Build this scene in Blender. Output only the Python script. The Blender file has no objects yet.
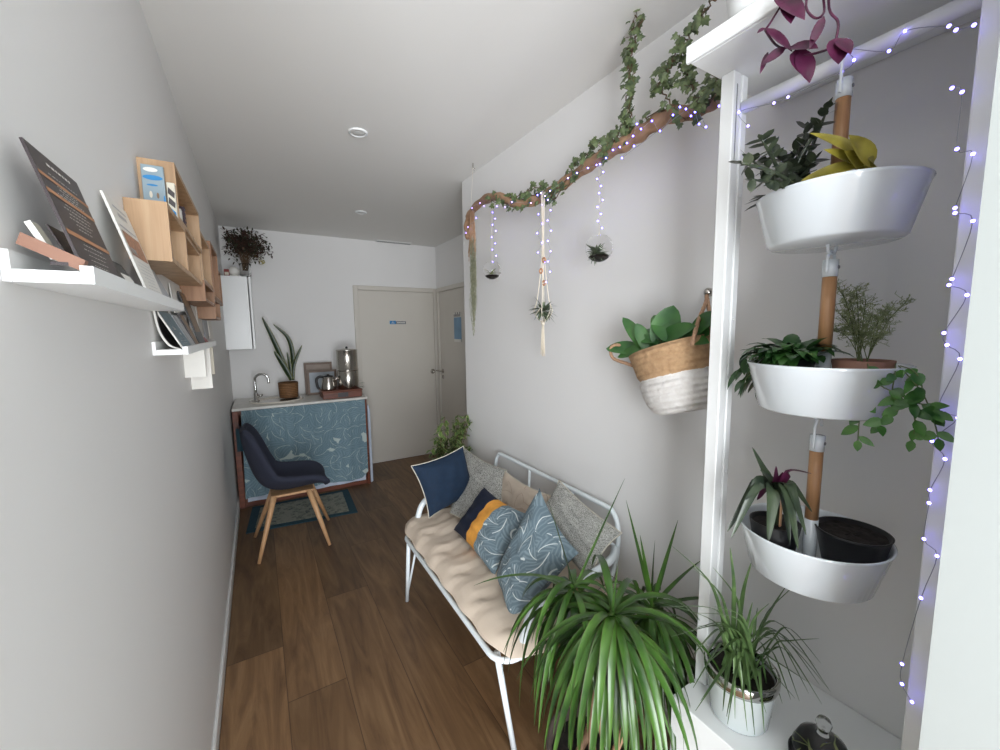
import bpy, math, random
from mathutils import Vector as V, Matrix, Quaternion
random.seed(7)
R_=random.uniform
SC=bpy.context.scene
COL=SC.collection
# ------------------------------------------------------------------ camera
f_=405.0; CX,CY=500.0,375.0; CH=1.53
Yc=V(((256-CX)/f_,-(333-CY)/f_,-1)).normalized()
Zc=-V(((545-CX)/f_,-(4000-CY)/f_,-1)); Zc=(Zc-Yc*Zc.dot(Yc)).normalized()
Xc=Yc.cross(Zc)
ROT=Matrix((Xc,Yc,Zc))
CAM=V((0,0,CH))
def at(px,py,ax,val):
    r=ROT@V(((px-CX)/f_,-(py-CY)/f_,-1)); i='xyz'.index(ax)
    return CAM+r*((val-CAM[i])/r[i])
cd=bpy.data.cameras.new('camera'); cam=bpy.data.objects.new('camera',cd); COL.objects.link(cam)
cd.sensor_width=36; cd.lens=f_/1000*36; cd.clip_start=0.02
cam.matrix_world=Matrix.Translation(CAM)@ROT.to_4x4()
SC.camera=cam
# ------------------------------------------------------------------ materials
def lin(c):
    return tuple((x/12.92 if x<=.04045 else ((x+.055)/1.055)**2.4) for x in c)
def rgb(r,g,b): return lin((r/255,g/255,b/255))+(1,)
class NT:
    def __init__(s,name):
        s.m=bpy.data.materials.new(name); s.m.use_nodes=True; s.t=s.m.node_tree
        s.b=s.t.nodes['Principled BSDF']; s.out=s.t.nodes['Material Output']
    def n(s,typ,ins=None,**kw):
        nd=s.t.nodes.new(typ)
        for k,v in kw.items(): setattr(nd,k,v)
        for k,v in (ins or {}).items(): s.set(nd,k,v)
        return nd
    def set(s,nd,k,v):
        if isinstance(v,bpy.types.NodeSocket): s.t.links.new(v,nd.inputs[k])
        else: nd.inputs[k].default_value=v
    def math(s,op,a,b=0.0,c=0.0):
        nd=s.n('ShaderNodeMath',operation=op); s.set(nd,0,a); s.set(nd,1,b); s.set(nd,2,c); return nd.outputs[0]
    def mix(s,fac,a,b):
        nd=s.n('ShaderNodeMix',data_type='RGBA'); s.set(nd,0,fac); s.set(nd,6,a); s.set(nd,7,b); return nd.outputs[2]
    def ramp(s,fac,stops):
        nd=s.n('ShaderNodeValToRGB'); e=nd.color_ramp.elements
        while len(e)<len(stops): e.new(.5)
        for i,(p,c) in enumerate(stops): e[i].position=p; e[i].color=c
        s.set(nd,0,fac); return nd.outputs[0]
    def coord(s,kind='Object'): return s.n('ShaderNodeTexCoord').outputs[kind]
    def mapping(s,v,scale=(1,1,1),loc=(0,0,0),rot=(0,0,0)):
        nd=s.n('ShaderNodeMapping'); s.set(nd,'Vector',v); nd.inputs['Scale'].default_value=scale; nd.inputs['Location'].default_value=loc; nd.inputs['Rotation'].default_value=rot; return nd.outputs[0]
    def noise(s,v,scale,detail=3,rough=.5,dist=0):
        nd=s.n('ShaderNodeTexNoise'); s.set(nd,'Vector',v); s.set(nd,'Scale',scale); s.set(nd,'Detail',detail); s.set(nd,'Roughness',rough); s.set(nd,'Distortion',dist); return nd.outputs[0]
    def bump(s,h,strength=.2,dist=.002):
        nd=s.n('ShaderNodeBump'); s.set(nd,'Height',h); s.set(nd,'Strength',strength); s.set(nd,'Distance',dist); s.t.links.new(nd.outputs[0],s.b.inputs['Normal'])
def base(name,col,rough=.5,metal=0,var=.08,scale=20,bump=0,bscale=60,coat=0,**kw):
    t=NT(name); co=t.coord()
    n=t.noise(co,scale)
    dark=tuple(c*(1-var) for c in col[:3])+(1,); lite=tuple(min(1,c*(1+var)) for c in col[:3])+(1,)
    t.set(t.b,'Base Color',t.ramp(n,[(.3,dark),(.7,lite)]))
    t.set(t.b,'Roughness',rough); t.set(t.b,'Metallic',metal)
    if coat: t.set(t.b,'Coat Weight',coat)
    for k,v in kw.items(): t.set(t.b,k.replace('_',' '),v)
    if bump: t.bump(t.noise(co,bscale,4),bump,.002)
    return t.m
def woodm(name,c1,c2,c3,scale=(30,2,30),rough=.45,rot=(0,0,0)):
    t=NT(name); co=t.mapping(t.coord(),scale=scale,rot=rot)
    n=t.noise(co,1.0,5,.6,.6); n2=t.noise(co,4,3,.6)
    c=t.ramp(n,[(.25,c1),(.5,c2),(.75,c3)])
    c=t.mix(t.math('MULTIPLY',n2,.25),c,c1)
    t.set(t.b,'Base Color',c); t.set(t.b,'Roughness',rough); t.bump(n,.1,.001)
    return t.m
M={}
M['wall']=base('wall_paint',rgb(229,228,227),.55,0,.012,1.5,bump=.12,bscale=90)
M['ceil']=base('ceiling_paint',rgb(232,231,228),.8,0,.01,1.2,bump=.05)
M['entry_bounce_cut']=base('entry_wall_darkened',rgb(120,120,122),.8,0,.02,2)  # unseen entry walls, darkened to cut bounce light into the niche
M['door']=base('door_paint',rgb(208,203,194),.45,0,.015,3)
M['trim']=base('trim_paint',rgb(222,222,220),.4,0,.015,5)
M['white']=base('white_lacquer',rgb(238,240,240),.3,0,.01,8)
M['whitemetal']=base('white_powder_coat',rgb(228,236,240),.28,0,.01,12)
M['tub']=base('white_gloss_enamel',rgb(226,233,238),.12,0,.01,6,coat=.5)
M['chrome']=base('brushed_steel',rgb(190,185,178),.22,1,.05,30)
M['chromed']=base('chrome',rgb(200,200,198),.1,1,.02,30)
M['black']=base('black_plastic',rgb(22,22,24),.4,0,.1,30)
M['soil']=base('dark_soil',rgb(30,24,20),.95,0,.6,90,bump=1,bscale=120)
M['navy']=base('navy_fabric',rgb(1,30,54),.85,0,.12,60,bump=.4,bscale=400)
M['navydark']=base('dark_navy_fabric',rgb(5,20,46),.85,0,.12,60,bump=.4,bscale=400)
M['mustard']=base('mustard_fabric',rgb(214,150,62),.85,0,.08,60,bump=.4,bscale=400)
M['piping']=base('cream_piping',rgb(205,200,185),.8)
M['beige']=base('beige_seat_fabric',rgb(212,196,178),.85,0,.05,9,bump=.5,bscale=35)
M['chairfab']=base('charcoal_navy_felt',rgb(44,48,64),.9,0,.12,300,bump=.3,bscale=500)
M['rope']=base('jute_rope',rgb(176,140,112),.9,0,.2,200,bump=.8,bscale=250)
M['cord']=base('cotton_cord',rgb(226,216,198),.9,0,.06,100,bump=.5,bscale=300)
M['redwood']=woodm('red_brown_wood',rgb(70,34,22),rgb(112,58,38),rgb(130,72,48),(3,3,30))
M['oak']=woodm('light_beech',rgb(180,136,96),rgb(205,162,120),rgb(216,178,138),(30,30,3))
M['stick']=woodm('bamboo_stick',rgb(150,108,72),rgb(182,138,98),rgb(196,152,110),(40,40,3),.35)
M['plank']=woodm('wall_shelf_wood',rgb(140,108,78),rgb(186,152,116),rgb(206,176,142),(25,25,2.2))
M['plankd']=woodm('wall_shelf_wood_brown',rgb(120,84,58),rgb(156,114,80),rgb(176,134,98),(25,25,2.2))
M['terracotta']=base('brown_card',rgb(142,104,86),.6,0,.06,12)
M['paper']=base('white_paper',rgb(228,226,220),.6,0,.02,30)
M['paperg']=base('grey_paper',rgb(176,178,182),.5,0,.05,30)
M['cream']=base('cream_paper',rgb(214,208,192),.6,0,.05,20)
M['dark']=base('dark_print',rgb(58,50,52),.35,0,.06,20)
M['copper']=base('copper_band',rgb(184,132,96),.5,0,.05,20)
M['photo1']=base('food_print',rgb(150,100,80),.4,0,.5,120)
M['teal_print']=base('teal_book_print',rgb(70,100,112),.4,0,.4,60)
M['blue']=base('blue_ink',rgb(40,130,190),.5)
M['bluegrey']=base('blue_grey_cover',rgb(140,158,168),.5,0,.04,30)
M['purple_dark']=base('dark_purple_cover',rgb(50,28,42),.5,0,.1,30)
M['brownprint']=base('brown_cover',rgb(128,104,80),.5,0,.3,60)
M['red']=base('dark_red_paint',rgb(140,50,50),.5)
M['olive']=base('olive_ink',rgb(140,130,70),.5)
M['sky']=base('sky_print',rgb(110,150,180),.4,0,.12,10)
M['ledwire']=base('clear_wire',rgb(150,150,160),.4)
M['grey']=base('grey_pot',rgb(120,122,126),.4)
M['darkpot']=base('dark_brown_pot',rgb(84,74,68),.5)
M['wall_dimmed']=base('wall_paint_dimmed',rgb(170,175,173),.5,0,.01,4)  # near wall colour darkened to offset the strong window light on it
M['sink']=base('sink_ceramic',rgb(222,216,204),.15)
M['ctop']=base('counter_laminate',rgb(214,212,206),.35)
M['cushionwhite']=base('lining_fabric',rgb(196,206,222),.8)
def leafm(name,c1,c2,rough=.35,scale=40,trans=.0,stripe=None):
    t=NT(name); co=t.coord(); n=t.noise(co,scale,2)
    c=t.ramp(n,[(.3,c1),(.7,c2)])
    if stripe:
        uv=t.coord('UV'); sx=t.n('ShaderNodeSeparateXYZ',{0:uv}).outputs[0]
        d=t.math('ABSOLUTE',t.math('SUBTRACT',sx,.5))
        fac=t.math('GREATER_THAN',d,stripe[1]); c=t.mix(fac,c,stripe[0])
    t.set(t.b,'Base Color',c); t.set(t.b,'Roughness',rough)
    return t.m
M['drac']=leafm('dracaena_leaf',rgb(32,62,24),rgb(72,108,42),.3,12,stripe=(rgb(70,70,40),.46))
M['spider']=leafm('grassy_leaf',rgb(50,76,42),rgb(100,126,76),.35,15)
M['ivy']=leafm('ivy_leaf',rgb(54,70,44),rgb(108,122,80),.4,60)
M['jade']=leafm('dark_jade_leaf',rgb(34,42,34),rgb(66,74,56),.3,60)
M['green']=leafm('green_leaf',rgb(36,84,34),rgb(82,130,56),.35,30)
M['dgreen']=leafm('dark_green_leaf',rgb(26,58,30),rgb(58,96,44),.3,30)
M['big']=leafm('broad_leaf',rgb(32,78,36),rgb(74,120,58),.35,14)
M['yellow']=leafm('yellowed_leaf',rgb(128,118,40),rgb(176,164,66),.4,30)
M['purple']=leafm('purple_leaf',rgb(48,18,38),rgb(92,32,66),.35,30)
M['rhoeo']=leafm('bronze_green_leaf',rgb(34,46,36),rgb(72,86,62),.35,20)
M['fern']=leafm('pale_fern',rgb(120,132,92),rgb(160,170,126),.6,60)
M['snake']=leafm('snake_leaf',rgb(14,36,20),rgb(40,60,32),.35,90,stripe=(rgb(120,124,62),.42))
M['air']=leafm('air_plant_leaf',rgb(72,88,70),rgb(120,132,104),.6,60)
M['airpale']=leafm('pale_air_plant_leaf',rgb(120,134,80),rgb(160,166,116),.6,60)
M['moss']=leafm('spanish_moss',rgb(120,122,98),rgb(164,164,138),.8,60)
M['dried']=leafm('dried_flower',rgb(42,28,24),rgb(84,56,44),.8,60)
M['driedg']=leafm('dried_green',rgb(40,46,34),rgb(74,78,56),.8,60)
M['varieg']=leafm('variegated_leaf',rgb(48,80,36),rgb(108,134,70),.4,40,stripe=(rgb(170,178,120),.38))
M['stem']=base('green_stem',rgb(92,104,62),.6)
M['bstem']=base('brown_stem',rgb(92,72,52),.7,0,.2,60)
M['bark']=woodm('branch_bark',rgb(104,78,58),rgb(158,124,96),rgb(186,152,122),(10,10,10),.7)
def glass(name,col=(1,1,1,1),rough=0.0):
    t=NT(name); t.set(t.b,'Base Color',col); t.set(t.b,'Roughness',rough); t.set(t.b,'Transmission Weight',1.0); t.set(t.b,'IOR',1.2); t.set(t.b,'Specular IOR Level',1.0)
    return t.m
M['glass']=glass('clear_glass'); M['whitepot']=base('pearly_glass',rgb(196,204,204),.12,0,.03,10,coat=.5); M['frost']=glass('frosted_glass',rgb(226,236,236),.25)
def emis(name,col,st):
    t=NT(name); t.set(t.b,'Base Color',col); t.set(t.b,'Emission Color',col); t.set(t.b,'Emission Strength',st); return t.m
M['led']=emis('blue_white_led',rgb(124,112,255),15.0)
# floor
def floor_mat():
    t=NT('oak_plank_floor'); co=t.coord(); sp=t.n('ShaderNodeSeparateXYZ',{0:co}); x,y=sp.outputs[0],sp.outputs[1]
    u=t.math('DIVIDE',t.math('ADD',x,.049+2.33),.233); ix=t.math('FLOOR',u); fx=t.math('FRACT',u)
    wn=t.n('ShaderNodeTexWhiteNoise',noise_dimensions='1D'); t.set(wn,'W',ix)
    v=t.math('DIVIDE',t.math('ADD',y,t.math('ADD',t.math('MULTIPLY',wn.outputs[0],2.0),2.0)),1.9); iy=t.math('FLOOR',v); fy=t.math('FRACT',v)
    cb=t.n('ShaderNodeCombineXYZ',{0:ix,1:iy}); w2=t.n('ShaderNodeTexWhiteNoise',noise_dimensions='2D'); t.set(w2,'Vector',cb.outputs[0]); tone=w2.outputs[0]
    off=t.n('ShaderNodeCombineXYZ',{0:t.math('MULTIPLY',tone,30.0),1:t.math('MULTIPLY',tone,17.0)})
    g=t.n('ShaderNodeVectorMath',operation='ADD'); t.set(g,0,co); t.set(g,1,off.outputs[0])
    n1=t.noise(t.mapping(g.outputs[0],scale=(14,1.6,1)),1.0,6,.62,1.6)
    n2=t.noise(t.mapping(g.outputs[0],scale=(90,4,1)),1.0,3,.6)
    kn=t.n('ShaderNodeTexVoronoi'); t.set(kn,'Vector',t.mapping(g.outputs[0],scale=(3.0,1.4,1))); t.set(kn,'Scale',1.0)
    knot=t.ramp(kn.outputs['Distance'],[(0,(1,1,1,1)),(.14,(0,0,0,1))])
    c=t.ramp(n1,[(.28,rgb(94,68,46)),(.5,rgb(128,97,66)),(.72,rgb(152,120,86))])
    c=t.mix(t.math('MULTIPLY',n2,.3),c,rgb(92,68,46))
    hs=t.n('ShaderNodeHueSaturation'); t.set(hs,'Color',c); t.set(hs,'Value',t.math('ADD',t.math('MULTIPLY',tone,.55),.68)); t.set(hs,'Saturation',1.0)
    c=t.mix(t.math('MULTIPLY',knot,.6),hs.outputs[0],rgb(60,38,26))
    ex=t.math('LESS_THAN',t.math('MINIMUM',fx,t.math('SUBTRACT',1,fx)),.008); ey=t.math('LESS_THAN',t.math('MINIMUM',fy,t.math('SUBTRACT',1,fy)),.0012)
    seam=t.math('MAXIMUM',ex,ey); c=t.mix(t.math('MULTIPLY',seam,.7),c,rgb(60,40,28))
    t.set(t.b,'Base Color',c); t.set(t.b,'Roughness',.42); t.bump(n2,.08,.001); return t.m
M['floor']=floor_mat()
def palm(name,dark,basec,light,scale,gap=.62,rib=.03,freq=26,kind='UV',rotx=False):
    t=NT(name); uv=t.coord(kind)
    if rotx: uv=t.mapping(uv,rot=(math.pi/2,0,0))
    def layer(sc_,seed):
        sc=t.n('ShaderNodeVectorMath',operation='MULTIPLY_ADD'); t.set(sc,0,uv); t.set(sc,1,(sc_,sc_,0)); t.set(sc,2,(seed,seed*1.7,0))
        vo=t.n('ShaderNodeTexVoronoi',voronoi_dimensions='2D'); t.set(vo,'Vector',sc.outputs[0]); t.set(vo,'Scale',1.0)
        lo=t.n('ShaderNodeVectorMath',operation='SUBTRACT'); t.set(lo,0,sc.outputs[0]); t.set(lo,1,vo.outputs['Position'])
        cr=t.n('ShaderNodeSeparateXYZ',{0:vo.outputs['Color']})
        rt=t.n('ShaderNodeVectorRotate',rotation_type='Z_AXIS'); t.set(rt,'Vector',lo.outputs[0]); t.set(rt,'Angle',t.math('MULTIPLY',cr.outputs[0],6.28))
        s_=t.n('ShaderNodeSeparateXYZ',{0:rt.outputs[0]}); x,y=s_.outputs[0],s_.outputs[1]
        xx=t.math('ABSOLUTE',t.math('ADD',x,t.math('MULTIPLY',t.math('MULTIPLY',y,y),.7)))
        ch=t.math('SINE',t.math('MULTIPLY',t.math('ADD',xx,t.math('MULTIPLY',y,.6)),freq))
        c=t.mix(t.math('ADD',t.math('MULTIPLY',ch,.4),t.math('MULTIPLY',cr.outputs[1],.5)),dark,basec)
        c=t.mix(t.math('LESS_THAN',xx,rib),c,light)
        inside=t.math('LESS_THAN',t.math('ADD',t.math('MULTIPLY',t.math('MULTIPLY',x,x),3.2),t.math('MULTIPLY',y,y)),t.math('ADD',.30,t.math('MULTIPLY',ch,.05)))
        return c,inside,vo.outputs['Distance']
    c1,i1,d1=layer(scale,0.0); c2,i2,d2=layer(scale*1.13,3.7)
    c=t.mix(t.math('GREATER_THAN',d1,gap),c1,light)
    c=t.mix(i2,c,c2)
    t.set(t.b,'Base Color',c); t.set(t.b,'Roughness',.85); t.bump(t.noise(uv,60,3),.15,.002); return t.m
M['curtain']=palm('palm_print_curtain',rgb(104,130,142),rgb(130,154,164),rgb(184,198,196),7.5,.76,.014,34,'Object',True)
M['palmc']=palm('palm_print_cushion',rgb(98,116,126),rgb(132,150,158),rgb(204,212,212),3.4,.84,.02,32)
M['palmb']=palm('faint_leaf_print_beige',rgb(190,176,160),rgb(200,186,170),rgb(178,160,144),3.0,.75,.02,10)
def coral():
    t=NT('grey_coral_print'); uv=t.coord('UV')
    n=t.noise(uv,16,4,.7,2.5); n2=t.noise(uv,40,3,.7,1.5)
    a=t.math('LESS_THAN',t.math('ABSOLUTE',t.math('SUBTRACT',n,.5)),.02); b=t.math('LESS_THAN',t.math('ABSOLUTE',t.math('SUBTRACT',n2,.5)),.04)
    c=t.mix(t.math('MAXIMUM',a,t.math('MULTIPLY',b,.7)),rgb(106,106,102),rgb(200,200,194))
    t.set(t.b,'Base Color',c); t.set(t.b,'Roughness',.85); t.bump(n2,.2,.002); return t.m
M['coral']=coral()
def tri():
    t=NT('colour_block_navy_mustard_palm'); return t
def basketm():
    t=NT('woven_seagrass'); co=t.coord(); z=t.n('ShaderNodeSeparateXYZ',{0:t.coord('UV')}).outputs[1]
    n=t.noise(co,60,3,.6); zz=t.math('ADD',z,t.math('MULTIPLY',t.math('SUBTRACT',n,.5),.05))
    s=t.math('SINE',t.math('MULTIPLY',z,75))
    col=t.mix(n,rgb(150,112,78),rgb(212,178,138)); wh=t.mix(n,rgb(212,206,200),rgb(244,242,240))
    c=t.mix(t.math('LESS_THAN',zz,.56),col,wh); t.set(t.b,'Base Color',c); t.set(t.b,'Roughness',.9)
    t.bump(t.math('ADD',t.math('MULTIPLY',s,.5),t.math('MULTIPLY',n,2)),.9,.004); return t.m
M['basket']=basketm()
def wicker(name,c1,c2,k=60):
    t=NT(name); co=t.coord(); z=t.n('ShaderNodeSeparateXYZ',{0:co}).outputs[2]; s=t.math('SINE',t.math('MULTIPLY',z,2*math.pi*k)); n=t.noise(co,80)
    t.set(t.b,'Base Color',t.mix(t.math('ADD',t.math('MULTIPLY',s,.3),t.math('MULTIPLY',n,.6)),c1,c2)); t.set(t.b,'Roughness',.6); t.bump(s,.6,.003); return t.m
M['wicker']=wicker('bamboo_wicker',rgb(98,66,38),rgb(164,120,76))
def rugm():
    t=NT('rug_weave'); co=t.coord()
    ck=t.n('ShaderNodeTexVoronoi',distance='CHEBYCHEV'); t.set(ck,'Vector',co); t.set(ck,'Scale',22.0)
    n=t.noise(co,45,4,.7)
    c=t.mix(t.math('GREATER_THAN',n,.55),rgb(116,118,108),rgb(76,84,84)); c=t.mix(t.math('MULTIPLY',t.math('GREATER_THAN',ck.outputs['Distance'],.36),.5),c,rgb(150,150,138))
    t.set(t.b,'Base Color',c); t.set(t.b,'Roughness',.95); t.bump(n,.4,.003); return t.m
M['rug']=rugm(); M['rugb']=base('rug_border_teal',rgb(36,66,78),.95,0,.15,60,bump=.4,bscale=300)
# ------------------------------------------------------------------ mesh builder
ORG={}
class MB:
    def __init__(s): s.v=[];s.f=[];s.m=[];s.sm=[];s.uv=[]
    def add(s,vs,fs,mi=0,smooth=True,uvs=None):
        o=len(s.v); s.v+=[V(p) for p in vs]; s.uv+=(uvs or [(0.5,0.5)]*len(vs))
        for q in fs: s.f.append([o+i for i in q]); s.m.append(mi); s.sm.append(smooth)
    def box(s,a,b,mi=0,T=None,bev=0.0):
        x0,y0,z0=a;x1,y1,z1=b
        if bev<=0:
            vs=[V((x,y,z)) for z in (z0,z1) for y in (y0,y1) for x in (x0,x1)]
            fs=[(0,2,3,1),(4,5,7,6),(0,1,5,4),(2,6,7,3),(0,4,6,2),(1,3,7,5)]
        else:
            e=min(bev,(x1-x0)*.45,(y1-y0)*.45,(z1-z0)*.45); vs=[];idx={}
            X=(x0,x1);Y=(y0,y1);Z=(z0,z1)
            for i in (0,1):
                for j in (0,1):
                    for k in (0,1):
                        p=V((X[i],Y[j],Z[k])); q=V((e*(1-2*i),e*(1-2*j),e*(1-2*k)))
                        for ax in range(3):
                            w=p+q; w[ax]=p[ax]; idx[i,j,k,ax]=len(vs); vs.append(w)
            fs=[]
            c=V(((x0+x1)/2,(y0+y1)/2,(z0+z1)/2))
            def addf(l):
                n=(vs[l[1]]-vs[l[0]]).cross(vs[l[2]]-vs[l[0]]); m=sum((vs[i] for i in l),V())/len(l)-c
                fs.append(l if n.dot(m)>0 else l[::-1])
            for ax in range(3):
                o=[a_ for a_ in range(3) if a_!=ax]
                for sd in (0,1):
                    l=[]
                    for (p,q) in ((0,0),(0,1),(1,1),(1,0)):
                        k=[0,0,0];k[ax]=sd;k[o[0]]=p;k[o[1]]=q; l.append(idx[k[0],k[1],k[2],ax])
                    addf(l)
                for p in (0,1):
                    for q in (0,1):
                        l=[]
                        for (sd,w) in ((0,o[0]),(1,o[0]),(1,o[1]),(0,o[1])):
                            k=[0,0,0];k[ax]=sd;k[o[0]]=p;k[o[1]]=q; l.append(idx[k[0],k[1],k[2],w])
                        addf(l)
            for i in (0,1):
                for j in (0,1):
                    for k in (0,1): addf([idx[i,j,k,a_] for a_ in range(3)])
        if T is not None: vs=[T@p for p in vs]
        s.add(vs,fs,mi,False); return s
    def tube(s,pts,r,n=8,mi=0,closed=False,caps=True):
        pts=[V(p) for p in pts]; N=len(pts); rs=r if isinstance(r,(list,tuple)) else [r]*N
        vs=[];fs=[];up=None
        for i,p in enumerate(pts):
            if closed: d=pts[(i+1)%N]-pts[i-1]
            else: d=pts[min(i+1,N-1)]-pts[max(i-1,0)]
            d=d.normalized() if d.length>1e-9 else V((0,0,1))
            if up is None: up=d.orthogonal().normalized()
            up=(up-d*up.dot(d)); up=up.normalized() if up.length>1e-6 else d.orthogonal().normalized()
            sd=d.cross(up)
            for k in range(n):
                a=2*math.pi*k/n; vs.append(p+(up*math.cos(a)+sd*math.sin(a))*rs[i])
        for i in range(N if closed else N-1):
            j=(i+1)%N
            for k in range(n): fs.append((i*n+k,i*n+(k+1)%n,j*n+(k+1)%n,j*n+k))
        if caps and not closed: fs.append(tuple(range(n))[::-1]); fs.append(tuple(range((N-1)*n,N*n)))
        s.add(vs,fs,mi,True); return s
    def lathe(s,c,prof,n=32,mi=0,T=None,sx=1,sy=1,cap0=True,cap1=True,smooth=True):
        vs=[];fs=[];uv=[];c=V(c)
        z0=min(p[1] for p in prof);z1=max(p[1] for p in prof)
        for (r,z) in prof:
            for k in range(n):
                a=2*math.pi*k/n; q=V((r*math.cos(a)*sx,r*math.sin(a)*sy,z)); 
                if T is not None: q=T@q
                vs.append(c+q); uv.append((k/n,(z-z0)/max(1e-6,z1-z0)))
        for i in range(len(prof)-1):
            for k in range(n): fs.append((i*n+k,i*n+(k+1)%n,(i+1)*n+(k+1)%n,(i+1)*n+k))
        if cap0: fs.append(tuple(range(n))[::-1])
        if cap1: fs.append(tuple(range((len(prof)-1)*n,len(prof)*n)))
        s.add(vs,fs,mi,smooth,uv); return s
    def sphere(s,c,r,n=12,mi=0,sc=(1,1,1)):
        m=n//2; pr=[(max(1e-5,math.sin(math.pi*i/m))*r,-math.cos(math.pi*i/m)*r*sc[2]) for i in range(m+1)]
        return s.lathe(c,pr,n,mi,sx=sc[0],sy=sc[1])
    def grid(s,fn,nu,nv,mi=0,closeu=False):
        vs=[];fs=[];uv=[]
        for i in range(nu+1):
            for j in range(nv+1): vs.append(fn(i/nu,j/nv)); uv.append((i/nu,j/nv))
        mif=mi if callable(mi) else None
        for i in range(nu):
            for j in range(nv):
                a=i*(nv+1)+j; q=(a,a+nv+1,a+nv+2,a+1)
                fs.append(q)
        if mif:
            o=len(s.v); s.v+=vs; s.uv+=uv
            for t,q in enumerate(fs): s.f.append([o+i for i in q]); s.m.append(mif((t//nv+.5)/nu,(t%nv+.5)/nv)); s.sm.append(True)
        else: s.add(vs,fs,mi,True,uv)
        return s
    def poly(s,pts,mi=0): s.add(pts,[tuple(range(len(pts)))],mi,False); return s
    def leaf(s,p,d,L,W,droop=0.0,shape='oval',seg=5,mi=0,fold=.25,up=None,tw=0.0,pet=0.0,pmi=None):
        p=V(p); d=V(d).normalized(); up=V(up) if up is not None else V((0,0,1))
        sd=d.cross(up)
        if sd.length<.05: sd=d.cross(V((R_(-1,1),R_(-1,1),.2)))
        sd.normalize()
        if tw: sd=Quaternion(d,tw)@sd
        if pet>0:
            s.tube([p,p+d*pet],max(.0006,W*.05),4,pmi if pmi is not None else mi); p=p+d*pet
        vs=[];uv=[];st=L/seg;q=p.copy()
        for i in range(seg+1):
            t=i/seg
            if shape=='strap': w=W*.5*min(1,.55+t*2)*max(0,1-max(0,t-.35)/.65)**.7
            elif shape=='oval': w=W*.5*math.sin(math.pi*min(1,max(.0,t**.8)))**.8
            elif shape=='lance': w=W*.5*math.sin(math.pi*t**.6)
            else: w=W*.5*max(0,math.sin(math.pi*(.12+.88*t)))**.6
            w=max(w,.0004)
            nn=sd.cross(d).normalized()
            vs+= [q-sd*w+nn*w*fold, q, q+sd*w+nn*w*fold]; uv+=[(0,t),(.5,t),(1,t)]
            q=q+d*st
            if droop: d=(d+V((0,0,-1))*droop/seg).normalized()
        fs=[]
        for i in range(seg):
            a=i*3; fs+=[(a,a+1,a+4,a+3),(a+1,a+2,a+5,a+4)]
        s.add(vs,fs,mi,True,uv); return s
    def ivyleaf(s,p,nrm,dr,S,mi=0):
        p=V(p);nrm=V(nrm).normalized();dr=V(dr);dr=(dr-nrm*dr.dot(nrm)); dr=dr.normalized() if dr.length>.01 else nrm.orthogonal().normalized(); sd=dr.cross(nrm)
        o=[(0,0),(.22,-.18),(.5,.05),(.34,.3),(.42,.55),(.2,.56),(0,1),(-.2,.56),(-.42,.55),(-.34,.3),(-.5,.05),(-.22,-.18)]
        vs=[p+dr*.3*S]+[p+sd*a*S+dr*b*S-nrm*abs(a)*S*.25 for a,b in o]
        s.add(vs,[(0,i+1,(i+1)%12+1) for i in range(12)],mi,False,[(.5,.5)]*13); return s
    def build(s,name,mats,parent=None,org=None):
        me=bpy.data.meshes.new(name); o=bpy.data.objects.new(name,me); COL.objects.link(o)
        if parent is not None: og=ORG[parent.name]; o.parent=parent
        elif org is not None: og=V(org); o.location=og
        else:
            if s.v: og=V((sum(p.x for p in s.v)/len(s.v),sum(p.y for p in s.v)/len(s.v),min(p.z for p in s.v)))
            else: og=V()
            o.location=og
        ORG[o.name]=og
        me.from_pydata([p-og for p in s.v],[],s.f)
        for m in (mats if isinstance(mats,(list,tuple)) else [mats]): me.materials.append(M[m] if isinstance(m,str) else m)
        me.polygons.foreach_set('material_index',s.m); me.polygons.foreach_set('use_smooth',s.sm)
        ul=me.uv_layers.new(name='UVMap'); d=[]
        for l in me.loops: d+=s.uv[l.vertex_index]
        ul.data.foreach_set('uv',d); me.update()
        return o
def tag(o,label,cat,group=None):
    o['label']=label;o['category']=cat
    if group:o['group']=group
    return o
def thing(name,label,cat,loc,group=None):
    o=bpy.data.objects.new(name,None);COL.objects.link(o);o.location=V(loc);o.empty_display_size=.05;ORG[o.name]=V(loc);return tag(o,label,cat,group)
def struct(name,mb,mats,parent=None):
    o=mb.build(name,mats,parent)
    if parent is None:o['kind']='structure'
    return o
def lerp(a,b,t): return a+(b-a)*t
def spline(pts,n=6):
    pts=[V(p) for p in pts]; out=[]
    for i in range(len(pts)-1):
        p0=pts[max(i-1,0)];p1=pts[i];p2=pts[i+1];p3=pts[min(i+2,len(pts)-1)]
        for k in range(n):
            t=k/n; out.append(.5*((2*p1)+(p2-p0)*t+(2*p0-5*p1+4*p2-p3)*t*t+(3*p1-p0-3*p2+p3)*t**3))
    out.append(pts[-1]); return out
def Tm(loc,rx=0,ry=0,rz=0):
    return Matrix.Translation(V(loc))@Matrix.Rotation(rz,4,'Z')@Matrix.Rotation(ry,4,'Y')@Matrix.Rotation(rx,4,'X')
def sqr(o,axis): return o
XL,XR,YF,XS,HC=-.235,1.265,4.70,1.92,2.53
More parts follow.
